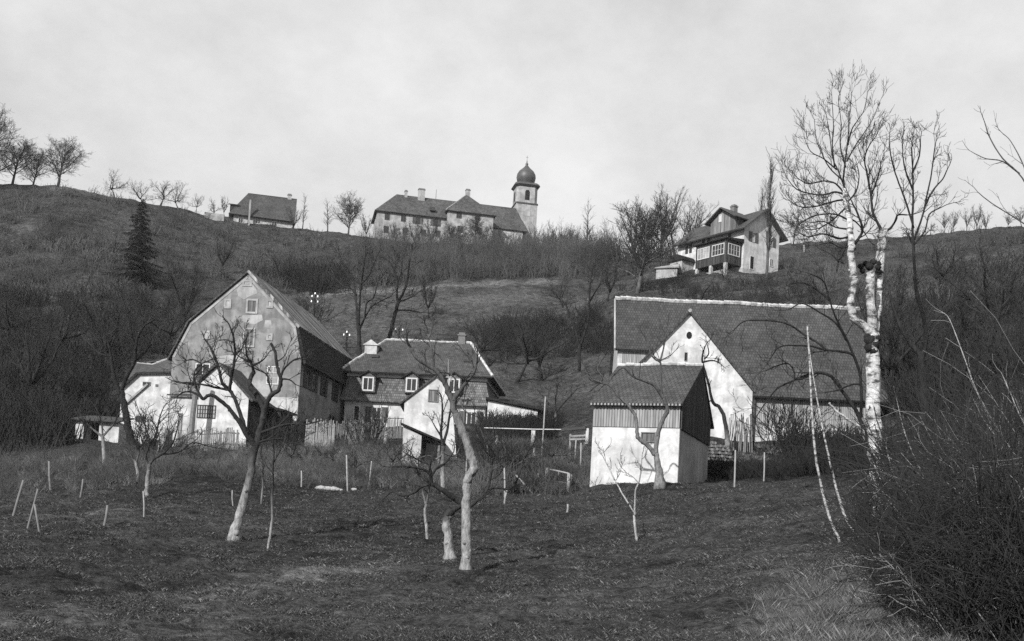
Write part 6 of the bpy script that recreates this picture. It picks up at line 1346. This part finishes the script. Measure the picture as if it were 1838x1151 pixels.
# pale stones on the meadow
def stones():
    rg = random.Random(9)
    spots = [(577, 877, .22), (583, 876, .16), (590, 875, .2), (596, 876, .14), (600, 873, .2), (605, 877, .15), (571, 878, .12), (636, 880, .13), (612, 874, .1)]
    lbl = ['largest', 'second', 'third', 'fourth', 'fifth', 'sixth', 'leftmost', 'lone', 'smallest']
    for i, ((px, py, s), l) in enumerate(zip(spots, lbl)):
        c = G(px, py, 50); m_ = MB(); prof = [(s*.55, -.05), (s, s*.25), (s*.85, s*.6), (s*.4, s*.8)]; m_.lathe(prof, 8); m_.v = [(x*(1+rg.uniform(-.2, .2))*1.3, y*(1+rg.uniform(-.2, .2)), z*(1+rg.uniform(-.2, .2))) for x, y, z in m_.v]
        o = m_.build('stone', M['stone'], None, smooth=True); o.location = c
        tag(o, 'single white stone lying right of the tall pale stake' if l == 'lone' else 'pale stone in the small white heap left of the tall stake', 'stone', None if l == 'lone' else 'white stone heap')
stones()
# telegraph poles with white insulators
def telegraph(px, Yd, ytop, label, ins, base=640):
    q = P(px, ytop, Yd); x, y = q[0], q[1]; z = hz(x, y); H = q[2]-z
    root = empty('telegraph_pole', (x, y, z), 0, label, 'telegraph pole', 'telegraph poles behind the farmhouse'); m_ = MB(); m_.tube([(0, 0, -.5), (0, 0, H)], [.13, .09], 8); m_.build('pole', M['bark_dark'], root)
    m_ = MB(); m_.bar((-.55, -.12, H-.95), (.55, -.12, H-.95), .08, .1); m_.build('crossarm', M['wood_dark'], root); m_ = MB(); m_.bar((-.45, -.12, H-.4), (.45, -.12, H-.4), .08, .1); m_.build('crossarm', M['wood_dark'], root)
    for dx, dz in ins: m_ = MB(); m_.lathe([(.03, dz-.02), (.07, dz), (.08, dz+.06), (.055, dz+.11), (.065, dz+.16), (.03, dz+.2)], 10, (dx, -.12)); m_.v = [(a, b, c+H) for a, b, c in m_.v]; m_.build('insulator', M['porcelain'], root, smooth=True)
telegraph(566, 110, 529, 'telegraph pole with five white insulators beyond the farmhouse roof', [(0, .0), (-.3, -.3), (.3, -.3), (-.33, -.85), (.33, -.85)])
telegraph(623, 108, 598, 'shorter telegraph pole between farmhouse roof and manor', [(0, .0), (-.3, -.3), (.3, -.3)])
telegraph(717, 116, 588, 'thin telegraph pole peeping over the manor ridge', [(-.4, -.35), (.4, -.35)])
m_ = MB(); a = G(803, 760, 96.5); t_ = P(805, 645, 96.5); m_.tube([(0, 0, -.3), (t_[0]-a[0], 0, t_[2]-a[2])], [.05, .04], 7); root = empty('flag_post', tuple(a), 0, 'thin white pole with a small cross piece before the manor dormers', 'pole'); m_.build('pole', M['wood_pale'], root)
m_ = MB(); hh = P(804, 677, 96.3)[2]-a[2]; m_.bar((-.4, -.1, hh), (.5, -.1, hh), .1, .16); m_.bar((.1, -.18, hh-.4), (.1, -.18, hh+.3), .12, .1); m_.build('cross_piece', M['wood_pale'], root)
# shrub at the gate, pale post foot
def shrub(px, py, Y, s, label, mat='scrub_dark', k=0):
    V, Fc = bush_proto(26, 300+k, 1., .8, 2, 3, r0=.012, rmin=.006); c = G(px, py, Y); o = raw_mesh('shrub', V*s, Fc.ravel(), np.full(len(Fc), 4), M[mat]); o.location = c; tag(o, label, 'shrub'); return o
for k, a in enumerate(((655, 803, 80, 2.6, 'dark upright shrub beside the picket gate'), (500, 800, 74, 2.4, 'dark shrub behind the leaning apple crown'), (1400, 800, 66, 2.6, 'bare shrub against the barn boards'), (1440, 800, 62, 3.0, 'twiggy shrub before the right part of the barn'), (280, 806, 68, 2.6, 'bare shrub before the left cottage'),
     (880, 860, 56, 2.0, 'dense bare shrub left of the brush heap'), (930, 850, 58, 1.8, 'bare shrub just above the brush heap'), (1220, 506, 152, 2.0, 'shrub below the villa porch'), (1300, 500, 150, 1.6, 'shrub below the villa veranda'), (1510, 850, 44, 1.8, 'bramble shrub left of the birch foot'), (560, 560, 148, 4.0, 'dark shrub beside the telegraph pole'))):
    shrub(*a[:4], a[4], k=k)

# ------------------------------------------------------------------ thin spring haze
m = bpy.data.materials.new('haze_air'); m.use_nodes = True; t = m.node_tree; t.nodes.clear()
v = nn(t, 'ShaderNodeVolumePrincipled'); v.inputs['Color'].default_value = (.9, .9, .9, 1); v.inputs['Density'].default_value = .00014; v.inputs['Anisotropy'].default_value = .2
o_ = nn(t, 'ShaderNodeOutputMaterial'); t.links.new(v.outputs[0], o_.inputs['Volume'])
mb = MB(); mb.box(-560, 560, -60, 720, -30, 110); hz_ = mb.build('haze', m); tag(hz_, 'thin haze over the valley', 'haze', kind='stuff')
S.cycles.volume_bounces = 0
